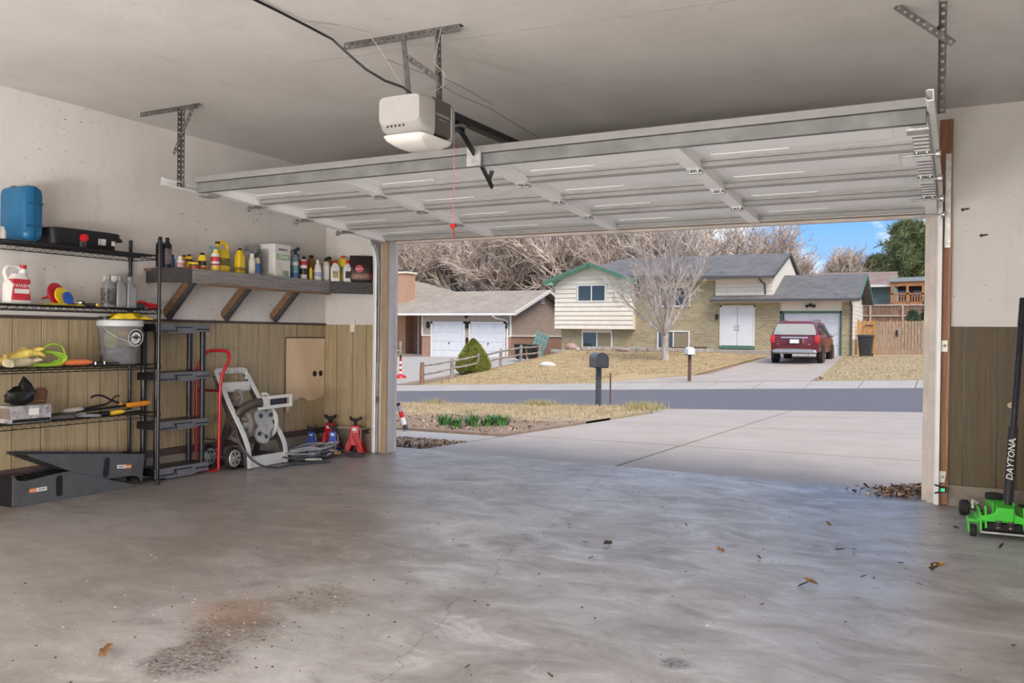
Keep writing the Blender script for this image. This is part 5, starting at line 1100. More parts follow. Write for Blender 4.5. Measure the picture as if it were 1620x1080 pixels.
# ================================================================== hose pile
hm_ = M('grey_black_hose', (.06, .062, .068), .32, var=.2); hm2 = M('silver_grey_hose', (.34, .35, .37), .28, .2, var=.1)
HP = thing('garden_hose', 'coiled black and grey garden hose piled on the floor by the jack stands', 'hose', (-.28, -.72, 0))
rg = random.Random(12)
for nm, n, mt, zb in (('hose_coil', 7, hm_, .0), ('pale_hose_coil', 6, hm2, .035)):
    pts = []
    for k in range(n):
        cx, cy = -.30+rg.gauss(0, .025), -.70+rg.gauss(0, .05); rx, ry = rg.uniform(.10, .17), rg.uniform(.22, .34); tx, ty, ph = rg.uniform(-.25, .25), rg.uniform(-.12, .12), rg.uniform(-.4, .4)
        for q in range(14):
            a = 2*PI*q/14+ph*(1-q/14); dx, dy = rx*math.cos(a), ry*math.sin(a); pts.append((cx+dx, cy+dy, max(.012, zb+.018+.010*k+tx*dx+ty*dy+.008*math.sin(3*a+k))))
    MB().tube(smooth_path(pts, 3), .0105, 7).build(nm, mt, HP, world=True)
MB().tube(smooth_path([(-.42, -1.52, .42), (-.36, -1.55, .28), (-.28, -1.52, .14), (-.19, -1.44, .04), (-.15, -1.30, .012), (-.13, -1.12, .011), (-.08, -.98, .011), (.0, -.86, .011), (.02, -.80, .011)], 4), .0105, 7).build('hose_run', hm_, HP, world=True)
MB().tube(smooth_path([(-.22, -.52, .05), (-.10, -.45, .02), (.02, -.42, .011), (.06, -.32, .011), (-.02, -.25, .011), (-.10, -.30, .02), (-.2, -.4, .05)], 4), .0105, 7).build('hose_loop', hm_, HP, world=True)
br_ = M('brass', (.50, .36, .14), .35, .8)
MB().tube([(-.16, -.92, .03), (-.10, -.86, .026), (-.06, -.81, .024)], [.013, .017, .013], 10).build('nozzle', galv, HP, world=True); MB().tube([(-.16, -.52, .04), (-.12, -.47, .04)], .016, 8).build('coupling', br_, HP, world=True); MB().tube([(-.20, -.60, .075), (-.14, -.50, .06)], .014, 8).build('coupling', chrome, HP, world=True)
# ================================================================== jack stands
def stand(label, loc, s, mt, rz, num=True):
    j = thing('jack_stand', label, 'jack stand', loc, rz); j.scale = (s, s, s)
    for k in range(4):
        a = k*PI/2; c, sn = math.cos(a), math.sin(a); R_ = Matrix.Rotation(a, 4, 'Z')
        m_ = MB(); w0, w1 = .105, .042; P = [(-w0, -.105, 0), (-.055, -.105, 0), (-.022, -.07, .085), (.022, -.07, .085), (.055, -.105, 0), (w0, -.105, 0), (w1, -.042, .20), (-w1, -.042, .20)]
        o_ = [Vector(p) for p in P]; i_ = [p+Vector((0, .006, 0)) for p in o_]; n = len(P)
        m_.add([R_ @ p for p in o_+i_], [tuple(range(n)), tuple(range(2*n-1, n-1, -1))]+[(q, n+q, n+(q+1) % n, (q+1) % n) for q in range(n)]); m_.build('leg_panel', mt, j)
    MB().b2((-.044, -.044, .195), (.044, .044, .275)).build('collar', mt, j, .008)
    c_ = MB().b2((-.017, -.017, .2), (.017, .017, .315)).build('ratchet_bar', rubber, j); MB().prism([(-.06, .035), (-.05, .005), (-.02, -.012), (.02, -.012), (.05, .005), (.06, .035), (.045, .037), (.035, .018), (-.035, .018), (-.045, .037)], (0, -.025, .322), (1, 0, 0), (0, 0, 1), (0, .05, 0)).build('saddle', rubber, c_)
    MB().tube([(.045, -.03, .25), (.065, -.055, .22), (.07, -.075, .12)], .006, 6).build('lever', galv, j)
    if num:
        R2 = (PI/2-.30, 0, 0); text('3', .055, white, j, (-.04, -.0925, .045), (PI/2-.30, 0, 0), 'number'); text('TON', .024, yellow, j, (.02, -.0915, .052), (PI/2-.30, 0, 0), 'lettering')
    MB().b2((-.02, -.046, .225), (.016, -.0445, .25)).build('sticker', white, j)
    return j
blue = M('blue_paint', (.012, .065, .42), .3, var=.1); rp = M('bright_red_paint', (.52, .012, .02), .3, var=.1)
stand('front blue jack stand marked 3 ton beside the hose pile', (-.37, -.285, 0), .78, blue, .62)
stand('rear blue jack stand against the curb behind the hose pile', (-.575, -.36, 0), .74, blue, .5)
stand('rear red jack stand standing behind the blue ones', (-.53, -.135, 0), 1.0, rp, .3, False)
stand('front red jack stand at the right nearest the door track', (-.185, -.165, 0), 1.0, rp, .45, False)
# ================================================================== car ramps
rampm = M('ramp_plastic', (.085, .09, .10), .45, var=.15, scale=8)
def ramp_mesh(label, loc):
    r = thing('car_ramp', label, 'car ramp', loc); prof_ = [(0, 0), (0, .215), (.035, .175), (.09, .165), (.30, .185), (.40, .190), (.93, .015), (.93, 0)]
    MB().prism(prof_, (.115, 0, 0), (0, 1, 0), (0, 0, 1), (.012, 0, 0)).build('side_wall', rampm, r, bevel=.003); MB().prism(prof_, (-.127, 0, 0), (0, 1, 0), (0, 0, 1), (.012, 0, 0)).build('side_wall', rampm, r, bevel=.003)
    tp = [(0, .20), (.035, .165), (.09, .155), (.30, .175), (.40, .180), (.93, .008), (.93, 0), (.40, .165), (.3, .16), (.09, .14), (.03, .15), (0, .18)]
    MB().prism(tp, (-.115, 0, 0), (0, 1, 0), (0, 0, 1), (.23, 0, 0)).build('tread', black, r)
    MB().b2((-.115, 0, 0), (.115, .01, .19)).build('end_wall', black, r)
    for k in range(16): y = .12+k*.05; z = interp(y, [(.09, .156), (.30, .176), (.40, .181), (.93, .010)]); MB().box((0, y, z+.004), (.21, .014, .010)).build('tread_rib', black, r)
    q = [(.024*math.cos(a), .05+.024*math.sin(a)) for a in [k*PI/8 for k in range(9)]]+[(-.024*math.cos(a), -.05-.024*math.sin(a)) for a in [k*PI/8 for k in range(9)]]
    MB().prism(q, (.1268, .325, .098), (0, 1, 0), (0, 0, 1), (.0012, 0, 0)).build('hand_slot', blackm, r)
    MB().b2((.1268, .115, .082), (.1278, .235, .108)).build('sticker', white, r); MB().b2((.1270, .113, .081), (.1282, .160, .109)).build('sticker_end', M('sticker_orange', (.80, .22, .03), .5), r)
    text('RHINO', .016, white, r, (.1290, .137, .095), (PI/2, 0, PI/2), 'lettering'); text('RAMPS', .016, dgrey, r, (.1290, .200, .095), (PI/2, 0, PI/2), 'lettering')
    return r
ramp1 = ramp_mesh('lower dark grey plastic car ramp lying right side up on the floor', (-.565, -3.45, 0)); ramp1.rotation_euler = (0, 0, -.02)
ramp2 = copy_tree(ramp1); tag(ramp2, 'upper dark grey plastic car ramp nested upside down on the other ramp', 'car ramp'); ramp2.location = (-.565, -2.42, .238); ramp2.rotation_euler = (PI, 0, 0)
ramp2.rotation_euler = Euler((PI-.115, 0, 0)); 
# ================================================================== green floor jack
gj = M('lime_green_paint', (.06, .62, .04), .28, var=.08); J = thing('floor_jack', 'lime green floor jack with a tall black handle by the right wall', 'floor jack', (5.355, -.98, 0), .06)
for sx in (-1, 1):
    MB().prism([(-.06, .03), (-.05, .135), (.10, .155), (.34, .13), (.62, .10), (.66, .06), (.60, .03), (.25, .02)], (sx*.125-.006, 0, 0), (0, 1, 0), (0, 0, 1), (.012, 0, 0)).build('side_plate', gj, J, .003)
    MB().b2((sx*.125-.02, -.05, .10), (sx*.125+.02, .36, .115)).build('plate_flange', gj, J, .003)
    w = MB().lathe([(.0, -.018), (.03, -.018), (.036, -.01), (.036, .01), (.03, .018), (0, .018)], 20, (sx*.165, -.035, .036), (1, 0, 0)).build('rear_caster', rubber, J); MB().lathe([(.012, .019), (.014, .0195)], 10, (sx*.165, -.035, .036), (sx, 0, 0)).build('hub', galv, w)
    MB().prism([(-.075, .03), (-.055, .075), (.0, .10), (.10, .10), (.10, .075), (.0, .065), (-.01, .03)], (sx*.19-.005, 0, 0), (0, 1, 0), (0, 0, 1), (.01, 0, 0)).b2((sx*.14-.05, -.03, .085), (sx*.14+.05, .10, .10)).build('caster_bracket', gj, J, .003)
    f = MB().lathe([(.0, -.03), (.04, -.03), (.052, -.02), (.052, .02), (.04, .03), (0, .03)], 22, (sx*.17, .63, .053), (1, 0, 0)).build('front_wheel', rubber, J); MB().lathe([(.03, .031), (.032, .033)], 14, (sx*.17, .63, .053), (sx, 0, 0)).build('hub', dgrey, f)
    MB().prism([(-.02, .115), (.06, .20), (.11, .20), (.12, .15), (.08, .11)], (sx*.055-.005, 0, 0), (0, 1, 0), (0, 0, 1), (.01, 0, 0)).build('yoke_cheek', gj, J, .003)
    MB().lathe([(.0, 0), (.022, 0), (.022, .012), (.018, .016), (.022, .02), (.018, .024), (.022, .028), (.018, .032), (.022, .036), (.022, .05), (0, .05)], 14, (sx*.032, -.045, .062), (0, 0, 1)).build('valve', M('dark_steel', (.11, .10, .10), .35, .6), J)
    MB().prism([(-.06, .06), (-.06, .105), (-.02, .185), (.02, .185)], (sx*.10-.005, 0, 0), (0, 1, 0), (0, 0, 1), (.01, 0, 0)).build('gusset', gj, J)
MB().prism([(-.13, .125), (-.055, .150), (-.042, .185), (.042, .185), (.055, .150), (.13, .125), (.13, .10), (-.13, .10)], (0, -.06, 0), (1, 0, 0), (0, 0, 1), (0, .03, 0)).build('rear_bridge', gj, J, .003)
MB().prism([(-.045, .11), (-.045, .19), (.045, .19), (.045, .11)], (0, -.075, 0), (1, 0, 0), (0, 0, 1), (0, .13, 0)).build('handle_socket', gj, J, .006)
MB().b2((-.12, .0, .03), (.12, .30, .09)).build('power_unit', blackm, J, .01); MB().b2((-.13, -.07, .03), (.13, -.05, .04)).build('cross_rod', galv, J)
MB().b2((-.045, -.072, .112), (.045, -.066, .128)).build('silver_bar', galv, J, .003)
MB().prism([(.10, .145), (.30, .165), (.60, .13), (.66, .10), (.64, .085), (.30, .12), (.10, .11)], (-.05, 0, 0), (0, 1, 0), (0, 0, 1), (.1, 0, 0)).build('lift_arm', gj, J, .005)
MB().lathe([(.05, 0), (.055, .02), (.052, .04), (.03, .045)], 20, (0, .58, .13)).build('saddle', rubber, J)
MB().b2((-.165, .15, .118), (-.10, .36, .128)).build('tool_tray', blackm, J); MB().tube([(-.155, .16, .14), (-.15, .24, .17), (-.12, .26, .15)], .008, 6).build('carry_handle', white, J)
hdir = Vector((.079, .30, 1.263)); hb0 = Vector((5.376, -.90, .155)); u_ = hdir.normalized()
hs = MB().cyl(hb0, hb0+hdir*.06, .019, 16).build('handle', blackm, J); hs.matrix_parent_inverse = (Matrix.Translation(J.location) @ Matrix.Rotation(.06, 4, 'Z')).inverted()
sl_ = MB().cyl(hb0+hdir*.04, hb0+hdir*.39, .0275, 20).build('sleeve', M('foam_black', (.014, .014, .015), .6), hs); MB().cyl(hb0+hdir*.39, hb0+hdir*1.03, .0205, 18).build('upper_tube', M('gloss_black_purple', (.015, .011, .020), .25), hs)
vd = (Vector((5.11, -6.89, 1.18))-hb0).normalized(); nn = (vd-u_*vd.dot(u_)).normalized(); yy_ = nn.cross(u_)
Mt = Matrix((u_, yy_, nn)).transposed().to_4x4(); Mt.translation = hb0+hdir*.235+nn*.0275
tx = text('DAYTONA', .058, white, hs, (0, 0, 0), (0, 0, 0), 'brand_lettering', .0012, 1, .18); tx.matrix_local = Mt @ Matrix.Diagonal((.90, .90, 1, 1)).to_4x4()
text('.', .05, white, hs, (0, 0, 0), (0, 0, 0), 'mark', .0012).matrix_local = Mt @ Matrix.Translation((.13, 0, 0))
# ================================================================== bottles and boxes on the wooden shelf
def bot(name, label, cat, loc, secs, mt, cap=None, bands=(), rz=0, group=None, n=18):
    # secs: (z, rx, ry, exponent); cap: (z0, z1, r, mat); bands: (z0, z1, mat)
    b = thing(name, label, cat, loc, rz, group)
    MB().loft([(z, 0, 0, a, c, e_) for z, a, c, e_ in secs], n).build('body', mt, b)
    if cap: MB().loft([(cap[0], 0, 0, cap[2], cap[2], 2), (cap[1]-.004, 0, 0, cap[2]*.97, cap[2]*.97, 2), (cap[1], 0, 0, cap[2]*.85, cap[2]*.85, 2)], 16).build('cap', cap[3], b)
    for z0, z1, bm in bands:
        A_ = [(z, a) for z, a, c, e_ in secs]; C_ = [(z, c) for z, a, c, e_ in secs]; e_ = secs[1][3]
        zs = [z0]+[s_[0] for s_ in secs if z0 < s_[0] < z1]+[z1]
        MB().loft([(z, 0, 0, interp(z, A_)+.0008, interp(z, C_)+.0008, e_) for z in zs], n, cap=False).build('label', bm, b)
    return b
def cyl_secs(r, h, sh=.03, neck=.4, e_=2): return [(0, r*.93, r*.93, e_), (.006, r, r, e_), (h-sh, r, r, e_), (h-sh*.4, r*.75, r*.75, 2), (h, r*neck, r*neck, 2)]
lbl = M('label_white', (.75, .73, .70), .5, var=.04); lblr = M('label_red', (.55, .03, .05), .45, var=.1); lblk = M('label_black', (.02, .02, .022), .45); lblb = M('label_blue', (.05, .16, .45), .45, var=.1); lblg = M('label_green', (.22, .42, .16), .5, var=.1); lblp = M('label_pink', (.60, .30, .34), .5, var=.2); lbly = M('label_yellow', (.85, .60, .05), .45, var=.05); lblo = M('label_orange', (.80, .26, .04), .45, var=.1)
SS = 1.691
amber = M('amber_plastic', (.33, .15, .03), .3, var=.1); grey1 = M('bottle_grey', (.26, .26, .265), .38, .2, var=.05); cream1 = M('bottle_cream', (.70, .62, .47), .45); teal1 = M('trigger_teal', (.14, .33, .32), .4)
bluegrey = M('can_blue_grey', (.26, .38, .45), .35, .3); navy = M('navy_plastic', (.02, .035, .10), .4); dgreen = M('cap_dark_green', (.02, .06, .03), .4)
bot('oil_bottle', 'black bottle at the left end of the wooden shelf, behind the wire post', 'bottle', (-.50, -2.245, SS), [(0, .024, .03, 4), (.18, .024, .03, 4), (.205, .014, .018, 2), (.215, .012, .012, 2)], black, (.21, .24, .015, blackm))
bot('oil_bottle', 'black bottle with grey label second from the left shelf end', 'bottle', (-.49, -2.185, SS), [(0, .025, .031, 4), (.18, .025, .031, 4), (.205, .014, .018, 2), (.215, .012, .012, 2)], black, (.21, .238, .016, blackm), ((.03, .15, M('label_grey_pink', (.22, .17, .18), .5, var=.3, scale=30)),))
bot('spray_can', 'small blue can behind the black bottles on the shelf', 'can', (-.56, -2.075, SS), cyl_secs(.022, .10), lblb, (.098, .115, .012, blackm))
bot('glue_bottle', 'small white bottle with a ribbed cap right of the black bottles', 'bottle', (-.48, -2.066, SS), cyl_secs(.031, .078, .02), lbl, (.075, .10, .017, white), ((.02, .05, lblp),))
bot('spray_can', 'small orange can standing behind the small white bottle', 'can', (-.57, -1.95, SS), cyl_secs(.024, .115), lblo, (.11, .125, .013, blackm))
bot('grease_tub', 'round yellow container with black cap behind the low yellow can', 'container', (-.54, -1.925, SS), [(0, .028, .028, 2), (.03, .03, .03, 2), (.075, .026, .026, 2), (.10, .033, .033, 2), (.115, .02, .02, 2)], yellow, (.113, .13, .015, blackm), ((.07, .09, lblk),))
bot('low_can', 'short yellow can with dark label at the shelf front', 'can', (-.46, -1.945, SS), [(0, .037, .037, 2), (.058, .037, .037, 2), (.062, .03, .03, 2)], yellow, (.06, .072, .014, blackm), ((.012, .028, lblr), (.03, .042, lblk)))
bot('tiny_bottle', 'tiny dark bottle beside the short yellow can', 'bottle', (-.46, -1.885, SS), cyl_secs(.011, .05, .01), amber, (.048, .06, .007, blackm))
bot('additive_bottle', 'squat yellow bottle with black cap and dark label', 'bottle', (-.475, -1.845, SS), [(0, .032, .032, 2), (.006, .034, .034, 2), (.105, .034, .034, 2), (.125, .024, .024, 2), (.13, .02, .02, 2)], yellow, (.128, .148, .018, blackm), ((.012, .03, lblr), (.04, .08, lblk)))
sb_ = bot('spray_bottle', 'white and red spray bottle with a teal trigger head', 'spray bottle', (-.46, -1.72, SS), [(0, .034, .034, 2), (.006, .036, .036, 2), (.135, .036, .036, 2), (.155, .031, .031, 2), (.178, .025, .025, 2), (.19, .015, .015, 2)], lbl, None, ((.012, .045, lbly), (.05, .066, lblr), (.085, .125, lblr), (.155, .175, lbly)))
MB().b2((-.014, -.045, .188), (.014, .02, .212)).b2((-.006, -.05, .15), (.006, -.035, .19)).cyl((0, -.045, .203), (0, -.068, .203), .008, 8).build('trigger', teal1, sb_, .004)
jg = bot('coolant_jug', 'large yellow jug with black cap and moulded handle', 'jug', (-.515, -1.60, SS), [(0, .042, .062, 5), (.01, .045, .068, 5), (.14, .045, .068, 5), (.18, .040, .060, 4), (.20, .030, .03, 3)], yellow, None, ((.06, .125, M('label_yellow_dark', (.30, .24, .05), .5, var=.4, scale=40)),), 0)
MB().tube(smooth_path([(0, .055, .17), (0, .062, .21), (0, .045, .25), (0, .005, .262), (0, -.03, .255), (0, -.042, .235)], 4), .017, 10).tube([(0, -.042, .17), (0, -.042, .245)], [.03, .018], 12).build('handle', yellow, jg); MB().cyl((0, -.045, .243), (0, -.045, .265), .02, 14).build('cap', blackm, jg)
bot('oil_bottle', 'slim yellow bottle with black cap and sloping shoulder', 'bottle', (-.485, -1.42, SS), [(0, .03, .043, 5), (.008, .032, .046, 5), (.155, .032, .044, 5), (.195, .024, .026, 3), (.212, .014, .016, 2)], yellow, (.21, .226, .018, blackm), ((.03, .06, M('label_dull_gold', (.45, .28, .03), .5, var=.3, scale=40)),), .1)
bot('storage_jar', 'pale grey jar with lid standing behind the ribbed white bottle', 'jar', (-.60, -1.215, SS), cyl_secs(.042, .20, .02, .8), M('jar_grey_green', (.42, .45, .42), .3), (.198, .22, .036, M('lid_grey', (.40, .42, .42), .5)))
bot('ribbed_bottle', 'white ribbed bottle right of the slim yellow one', 'bottle', (-.47, -1.29, SS), [(0, .03, .03, 2), (.006, .032, .032, 2), (.05, .031, .031, 2), (.055, .033, .033, 2), (.10, .031, .031, 2), (.105, .033, .033, 2), (.14, .029, .029, 2), (.16, .02, .02, 2)], M('ribbed_cream', (.70, .66, .57), .45), (.158, .19, .018, white))
bot('spice_bottle', 'cream bottle with dark label and dark green cap beside the grey carton', 'bottle', (-.475, -1.225, SS), cyl_secs(.027, .165, .025, .7), cream1, (.16, .198, .020, dgreen), ((.02, .11, lblb),))
def carton(name, label, loc, size, mt, rz=0): 
    c = thing(name, label, 'box', loc, rz); MB().b2((-size[0]/2, -size[1]/2, 0), (size[0]/2, size[1]/2, size[2])).build('carton', mt, c, .002, 1); return c
c1 = carton('grey_carton', 'grey carton with black and green labels behind the cream bottle', (-.64, -1.03, SS), (.10, .22, .29), M('carton_grey', (.34, .33, .33), .7, var=.06, scale=5))
for nm, y_, z_, w_, h_, mt in (('label', -.03, .235, .09, .035, lblk), ('label', .03, .16, .085, .05, lblg), ('label', -.02, .10, .10, .05, lblb)): MB().box((.0505, y_, z_), (.001, w_, h_)).build(nm, mt, c1)
text('OCEDAR', .02, lbl, c1, (.052, -.03, .235), (PI/2, 0, PI/2), 'lettering')
c2 = carton('white_carton', 'tall white carton with a green band at the middle of the shelf', (-.515, -.96, SS), (.20, .20, .305), M('carton_white', (.72, .70, .67), .6, var=.03, scale=5), 0)
MB().box((.1005, 0, .185), (.001, .18, .055)).build('green_band', M('soft_green', (.42, .55, .36), .6, var=.15, scale=20), c2); text('SWIFFER', .030, dgrey, c2, (.1015, 0, .252), (PI/2, 0, PI/2), 'lettering'); text('THERMA', .030, lbl, c2, (.1015, 0, .186), (PI/2, 0, PI/2), 'lettering')
MB().box((.1005, -.04, .075), (.001, .06, .12)).build('picture', M('picture_cream', (.66, .60, .50), .6), c2); MB().box((.1006, .04, .04), (.001, .08, .05)).build('picture', M('picture_green', (.35, .45, .28), .6, var=.3, scale=30), c2)
MB().box((-.03, -.1005, .15), (.10, .001, .22)).build('grey_side_patch', M('carton_side_grey', (.40, .39, .39), .7, var=.1, scale=16), c2)  # grey patch on one side of the white carton
sp_ = bot('sprayer_can', 'blue grey spray can with a navy hose sprayer head', 'spray can', (-.47, -.74, SS), [(0, .031, .031, 2), (.006, .032, .032, 2), (.205, .032, .032, 2), (.225, .022, .022, 2), (.235, .014, .014, 2)], bluegrey, None, ((.02, .06, lblb), (.075, .11, M('label_teal', (.10, .35, .42), .4)), (.13, .16, lbl)))
MB().tube(smooth_path([(0, 0, .23), (0, .01, .265), (0, .03, .285), (0, .05, .29)], 3), .017, 8).tube(smooth_path([(0, .02, .28), (0, -.03, .27), (0, -.075, .22), (0, -.082, .15), (0, -.08, .09)], 4), .006, 6).build('sprayer', navy, sp_)
bot('spray_can', 'white and red spray can with a black cap right of the navy sprayer', 'spray can', (-.465, -.625, SS), cyl_secs(.034, .195, .02, .6), lbl, (.19, .225, .016, blackm), ((.14, .18, lblr), (.05, .11, lblk)))
bot('small_bottle', 'small yellow bottle between the spray can and the white cone bottle', 'bottle', (-.46, -.53, SS), cyl_secs(.019, .125, .03), lbly, (.12, .138, .009, lblr))
bot('cone_bottle', 'white cone shaped bottle with a blue label', 'bottle', (-.455, -.435, SS), [(0, .042, .042, 2), (.006, .045, .045, 2), (.09, .044, .044, 2), (.15, .028, .028, 2), (.17, .016, .016, 2)], white, (.165, .205, .015, white), ((.04, .085, M('label_blue_grey', (.38, .42, .55), .5)),))
for lb, x, y, h in (('left amber jug behind the spray cans in the shelf corner', -.64, -.53, .235), ('middle amber jug behind the white cone bottle', -.62, -.34, .24), ('right amber jug behind the white spray can in the corner', -.52, -.19, .235)):
    bot('amber_jug', lb, 'jug', (x, y, SS), [(0, .055, .055, 3), (.01, .058, .058, 3), (h-.07, .058, .058, 3), (h-.02, .035, .035, 2), (h, .022, .022, 2)], amber, (h-.002, h+.025, .024, blackm), ((.05, .15, M('label_amber', (.45, .22, .05), .5, var=.4, scale=30)),))
bot('spray_can', 'cream spray can with black cap at the bend of the shelf', 'spray can', (-.455, -.312, SS), cyl_secs(.034, .20, .02, .6), cream1, (.195, .235, .017, blackm), ((.03, .16, lbl),))
for lb, x, y, bm in (('left white jug with red cap and gold label on the corner shelf', -.395, -.245, M('label_gold', (.50, .36, .14), .5, var=.3, scale=30)), ('right white jug with red cap and black label in front of the charcoal bag', -.31, -.155, lblk)):
    j = bot('white_jug', lb, 'jug', (x, y, SS), [(0, .043, .043, 5), (.006, .046, .046, 5), (.14, .046, .046, 5), (.175, .028, .028, 3), (.19, .018, .018, 2)], white, (.188, .215, .022, red), (), .78)
    MB().box((0, -.0466, .075), (.055, .001, .07)).build('label', bm, j)
yj = bot('lemon_jug', 'round yellow and orange jug with red cap behind the white jugs', 'jug', (-.42, -.095, SS), [(0, .05, .05, 3), (.01, .06, .06, 3), (.19, .066, .066, 2.4), (.235, .05, .05, 2), (.255, .024, .024, 2)], lbly, (.25, .275, .022, lblr), ((.10, .16, lblg),))
cbg = thing('charcoal_bag', 'black and red charcoal bag at the right end of the wooden shelf', 'bag', (-.205, -.075, SS), .62)
MB().loft([(0, 0, 0, .10, .045, 5), (.02, 0, 0, .112, .058, 5), (.10, 0, 0, .115, .06, 4), (.19, 0, 0, .112, .045, 4), (.235, 0, 0, .112, .018, 3), (.27, 0, 0, .115, .008, 3)], 28).build('sack', M('sack_black', (.035, .02, .022), .35, var=.2), cbg)
MB().loft([(.035, .0, 0, .1145, .0595, 5), (.085, 0, 0, .1155, .0605, 4.5)], 28, cap=False).build('red_print', M('print_brown_red', (.22, .06, .05), .4, var=.35, scale=30), cbg)
MB().lathe([(.040, 0), (.038, .003), (0, .004)], 24, (-.015, -.0585, .135), (0, -1, 0)).build('oval_badge', lblr, cbg); text('Kingsford', .020, lbl, cbg, (-.015, -.064, .135), (PI/2, 0, 0), 'lettering'); text('BRIQUETS', .018, lbly, cbg, (0, -.0625, .06), (PI/2, 0, 0), 'lettering')

# ================================================================== things on the wire shelves
Z1, Z2, Z3, Z4 = [z+.004 for z in WZ]
bc = thing('tool_case', 'blue moulded plastic tool case standing upright on the top wire shelf', 'case', (-.52, -3.44, Z1)); blc = M('case_blue', (.006, .115, .26), .38, var=.06)
def case_half(x0, s): 
    T = Matrix(((0, 0, 1, 0), (1, 0, 0, 0), (0, 1, 0, 0), (0, 0, 0, 1)))
    return MB().loft([(x0, 0, .19, .150, .187, 9), (x0+s*.02, 0, .19, .150, .187, 9), (x0+s*.055, 0, .19, .135, .172, 8), (x0+s*.062, 0, .19, .12, .158, 8)], 40, tf=T)
case_half(.004, 1).build('front_shell', blc, bc); case_half(-.004, -1).build('back_shell', blc, bc); MB().b2((-.012, .12, .06), (.012, .165, .10)).b2((-.02, .05, .372), (.02, .09, .386)).build('latch', blackm, bc, .004)
bc.rotation_euler = (0, 0, PI/2); bc.location = (-.50, -3.37, Z1)
for z_, s_ in ((.10, 1), (.25, 1)): MB().b2((-.058, -.1505, z_), (.058, -.147, z_+.010)).build('seam_step', M('case_blue_dark', (.004, .06, .16), .5), bc)
MB().b2((-.004, -.152, .02), (.004, -.148, .36)).build('seam', MC['case_blue_dark'], bc)
dp = thing('drain_pan', 'black oil drain pan with a red screw cap on the top wire shelf', 'drain pan', (-.525, -2.95, Z1))
MB().loft([(0, 0, -.02, .13, .235, 6), (.01, 0, -.02, .14, .25, 6), (.10, 0, -.02, .155, .275, 6), (.115, 0, -.01, .16, .29, 6), (.125, 0, .0, .15, .27, 6), (.118, 0, 0, .12, .22, 5)], 40).build('pan', black, dp)
MB().prism([(.24, .085), (.345, .075), (.35, .09), (.31, .118), (.25, .123)], (-.05, 0, 0), (0, 1, 0), (0, 0, 1), (.10, 0, 0)).b2((-.06, .26, .0), (.06, .275, .07)).build('spout', black, dp, .006)
MB().lathe([(.028, 0), (.030, .01), (.026, .028), (.012, .032)], 16, (.148, -.05, .066), (1, 0, .12)).build('screw_cap', red, dp); MB().b2((.140, -.075, .0), (.158, -.025, .062)).build('moulding', dgrey, dp, .005)
MB().box((.149, .10, .052), (.003, .06, .045), (0, .10, 0)).build('worn_label', M('worn_label', (.55, .53, .50), .6, var=.3, scale=40), dp); MB().box((.150, .19, .050), (.003, .03, .035), (0, .10, 0)).build('worn_label', MC['worn_label'], dp)
wj0 = bot('small_canister', 'small white canister on the top wire shelf in front of the blue case', 'canister', (-.385, -3.575, Z1), cyl_secs(.03, .07, .02, .7), white, (.068, .08, .02, white))
jg = bot('detergent_jug', 'white jug with red cap and red label on the second wire shelf', 'jug', (-.46, -3.42, Z2), [(0, .045, .075, 5), (.008, .05, .082, 5), (.13, .05, .080, 5), (.17, .045, .068, 4), (.20, .036, .05, 3)], white)
MB().tube(smooth_path([(0, -.07, .16), (0, -.085, .21), (0, -.06, .245), (0, -.01, .25), (0, .02, .235)], 4), .014, 10).tube([(0, .035, .17), (0, .04, .24)], [.033, .020], 14).build('handle', white, jg); MB().cyl((0, .04, .236), (0, .04, .262), .022, 14).build('cap', red, jg)
MB().loft([(.025, .004, -.0, .0475, .0775, 5), (.165, .004, .0, .0465, .070, 5)], 24, cap=False).build('label', lblr, jg); text('WASH', .032, lbl, jg, (.053, .0, .12), (PI/2, 0, PI/2), 'lettering'); MB().box((.0525, 0, .085), (.001, .10, .03)).build('label_picture', lbl, jg)
fn = M('funnel_red', (.50, .015, .03), .35); fb = M('funnel_blue', (.015, .10, .50), .35)
def funnel(label, loc, R_, mt, rot):
    f = thing('funnel', label, 'funnel', loc); f.rotation_euler = rot; MB().lathe([(R_, 0), (R_*1.03, .008), (R_*.96, .01), (R_*.2, R_*.95), (R_*.13, R_*1.0), (R_*.08, R_*1.7)], 24).build('cone', mt, f); MB().lathe([(R_*.95, .002), (R_*.2, R_*.9), (.0, R_*.9)], 24).build('inside', mt, f); return f
for lb, loc, R_, mt in (('large red funnel lying on its side on the second wire shelf', (-.48, -3.12, Z2+.082), .080, fn), ('yellow funnel nested inside the red funnel', (-.455, -3.10, Z2+.070), .060, yellow), ('small blue funnel nested in front of the yellow one', (-.43, -3.07, Z2+.055), .046, fb)):
    f = funnel(lb, loc, R_, mt, (0, 0, 0)); f.rotation_euler = Vector((-.85, -.20, -.22)).to_track_quat('Z', 'Y').to_euler()
def cloth(name, label, loc, mt, sx, sy, h, seed, cat='cloth', fold=5):
    rg = random.Random(seed); V = []; F = []; n = 22; ph = [rg.uniform(0, 6) for _ in range(6)]
    for j in range(n):
        for i in range(n):
            u = i/(n-1)*2-1; v = j/(n-1)*2-1; r = min(1, max(abs(u), abs(v))); e_ = 1-r**3
            z = h*e_*(.45+.35*math.sin(fold*u+ph[0]+2*v)*math.cos(fold*.8*v+ph[1])+.2*math.sin(9*u*v+ph[2]))+.004
            V.append((u*sx*(1+.12*math.sin(4*v+ph[3])), v*sy*(1+.12*math.sin(4*u+ph[4])), max(.003, z)))
    for j in range(n-1):
        for i in range(n-1): F.append((j*n+i, j*n+i+1, (j+1)*n+i+1, (j+1)*n+i))
    o = MB().add(V, F, True).build(name, mt); so = o.modifiers.new('solid', 'SOLIDIFY'); so.thickness = .003; o.location = loc; return tag(o, label, cat)
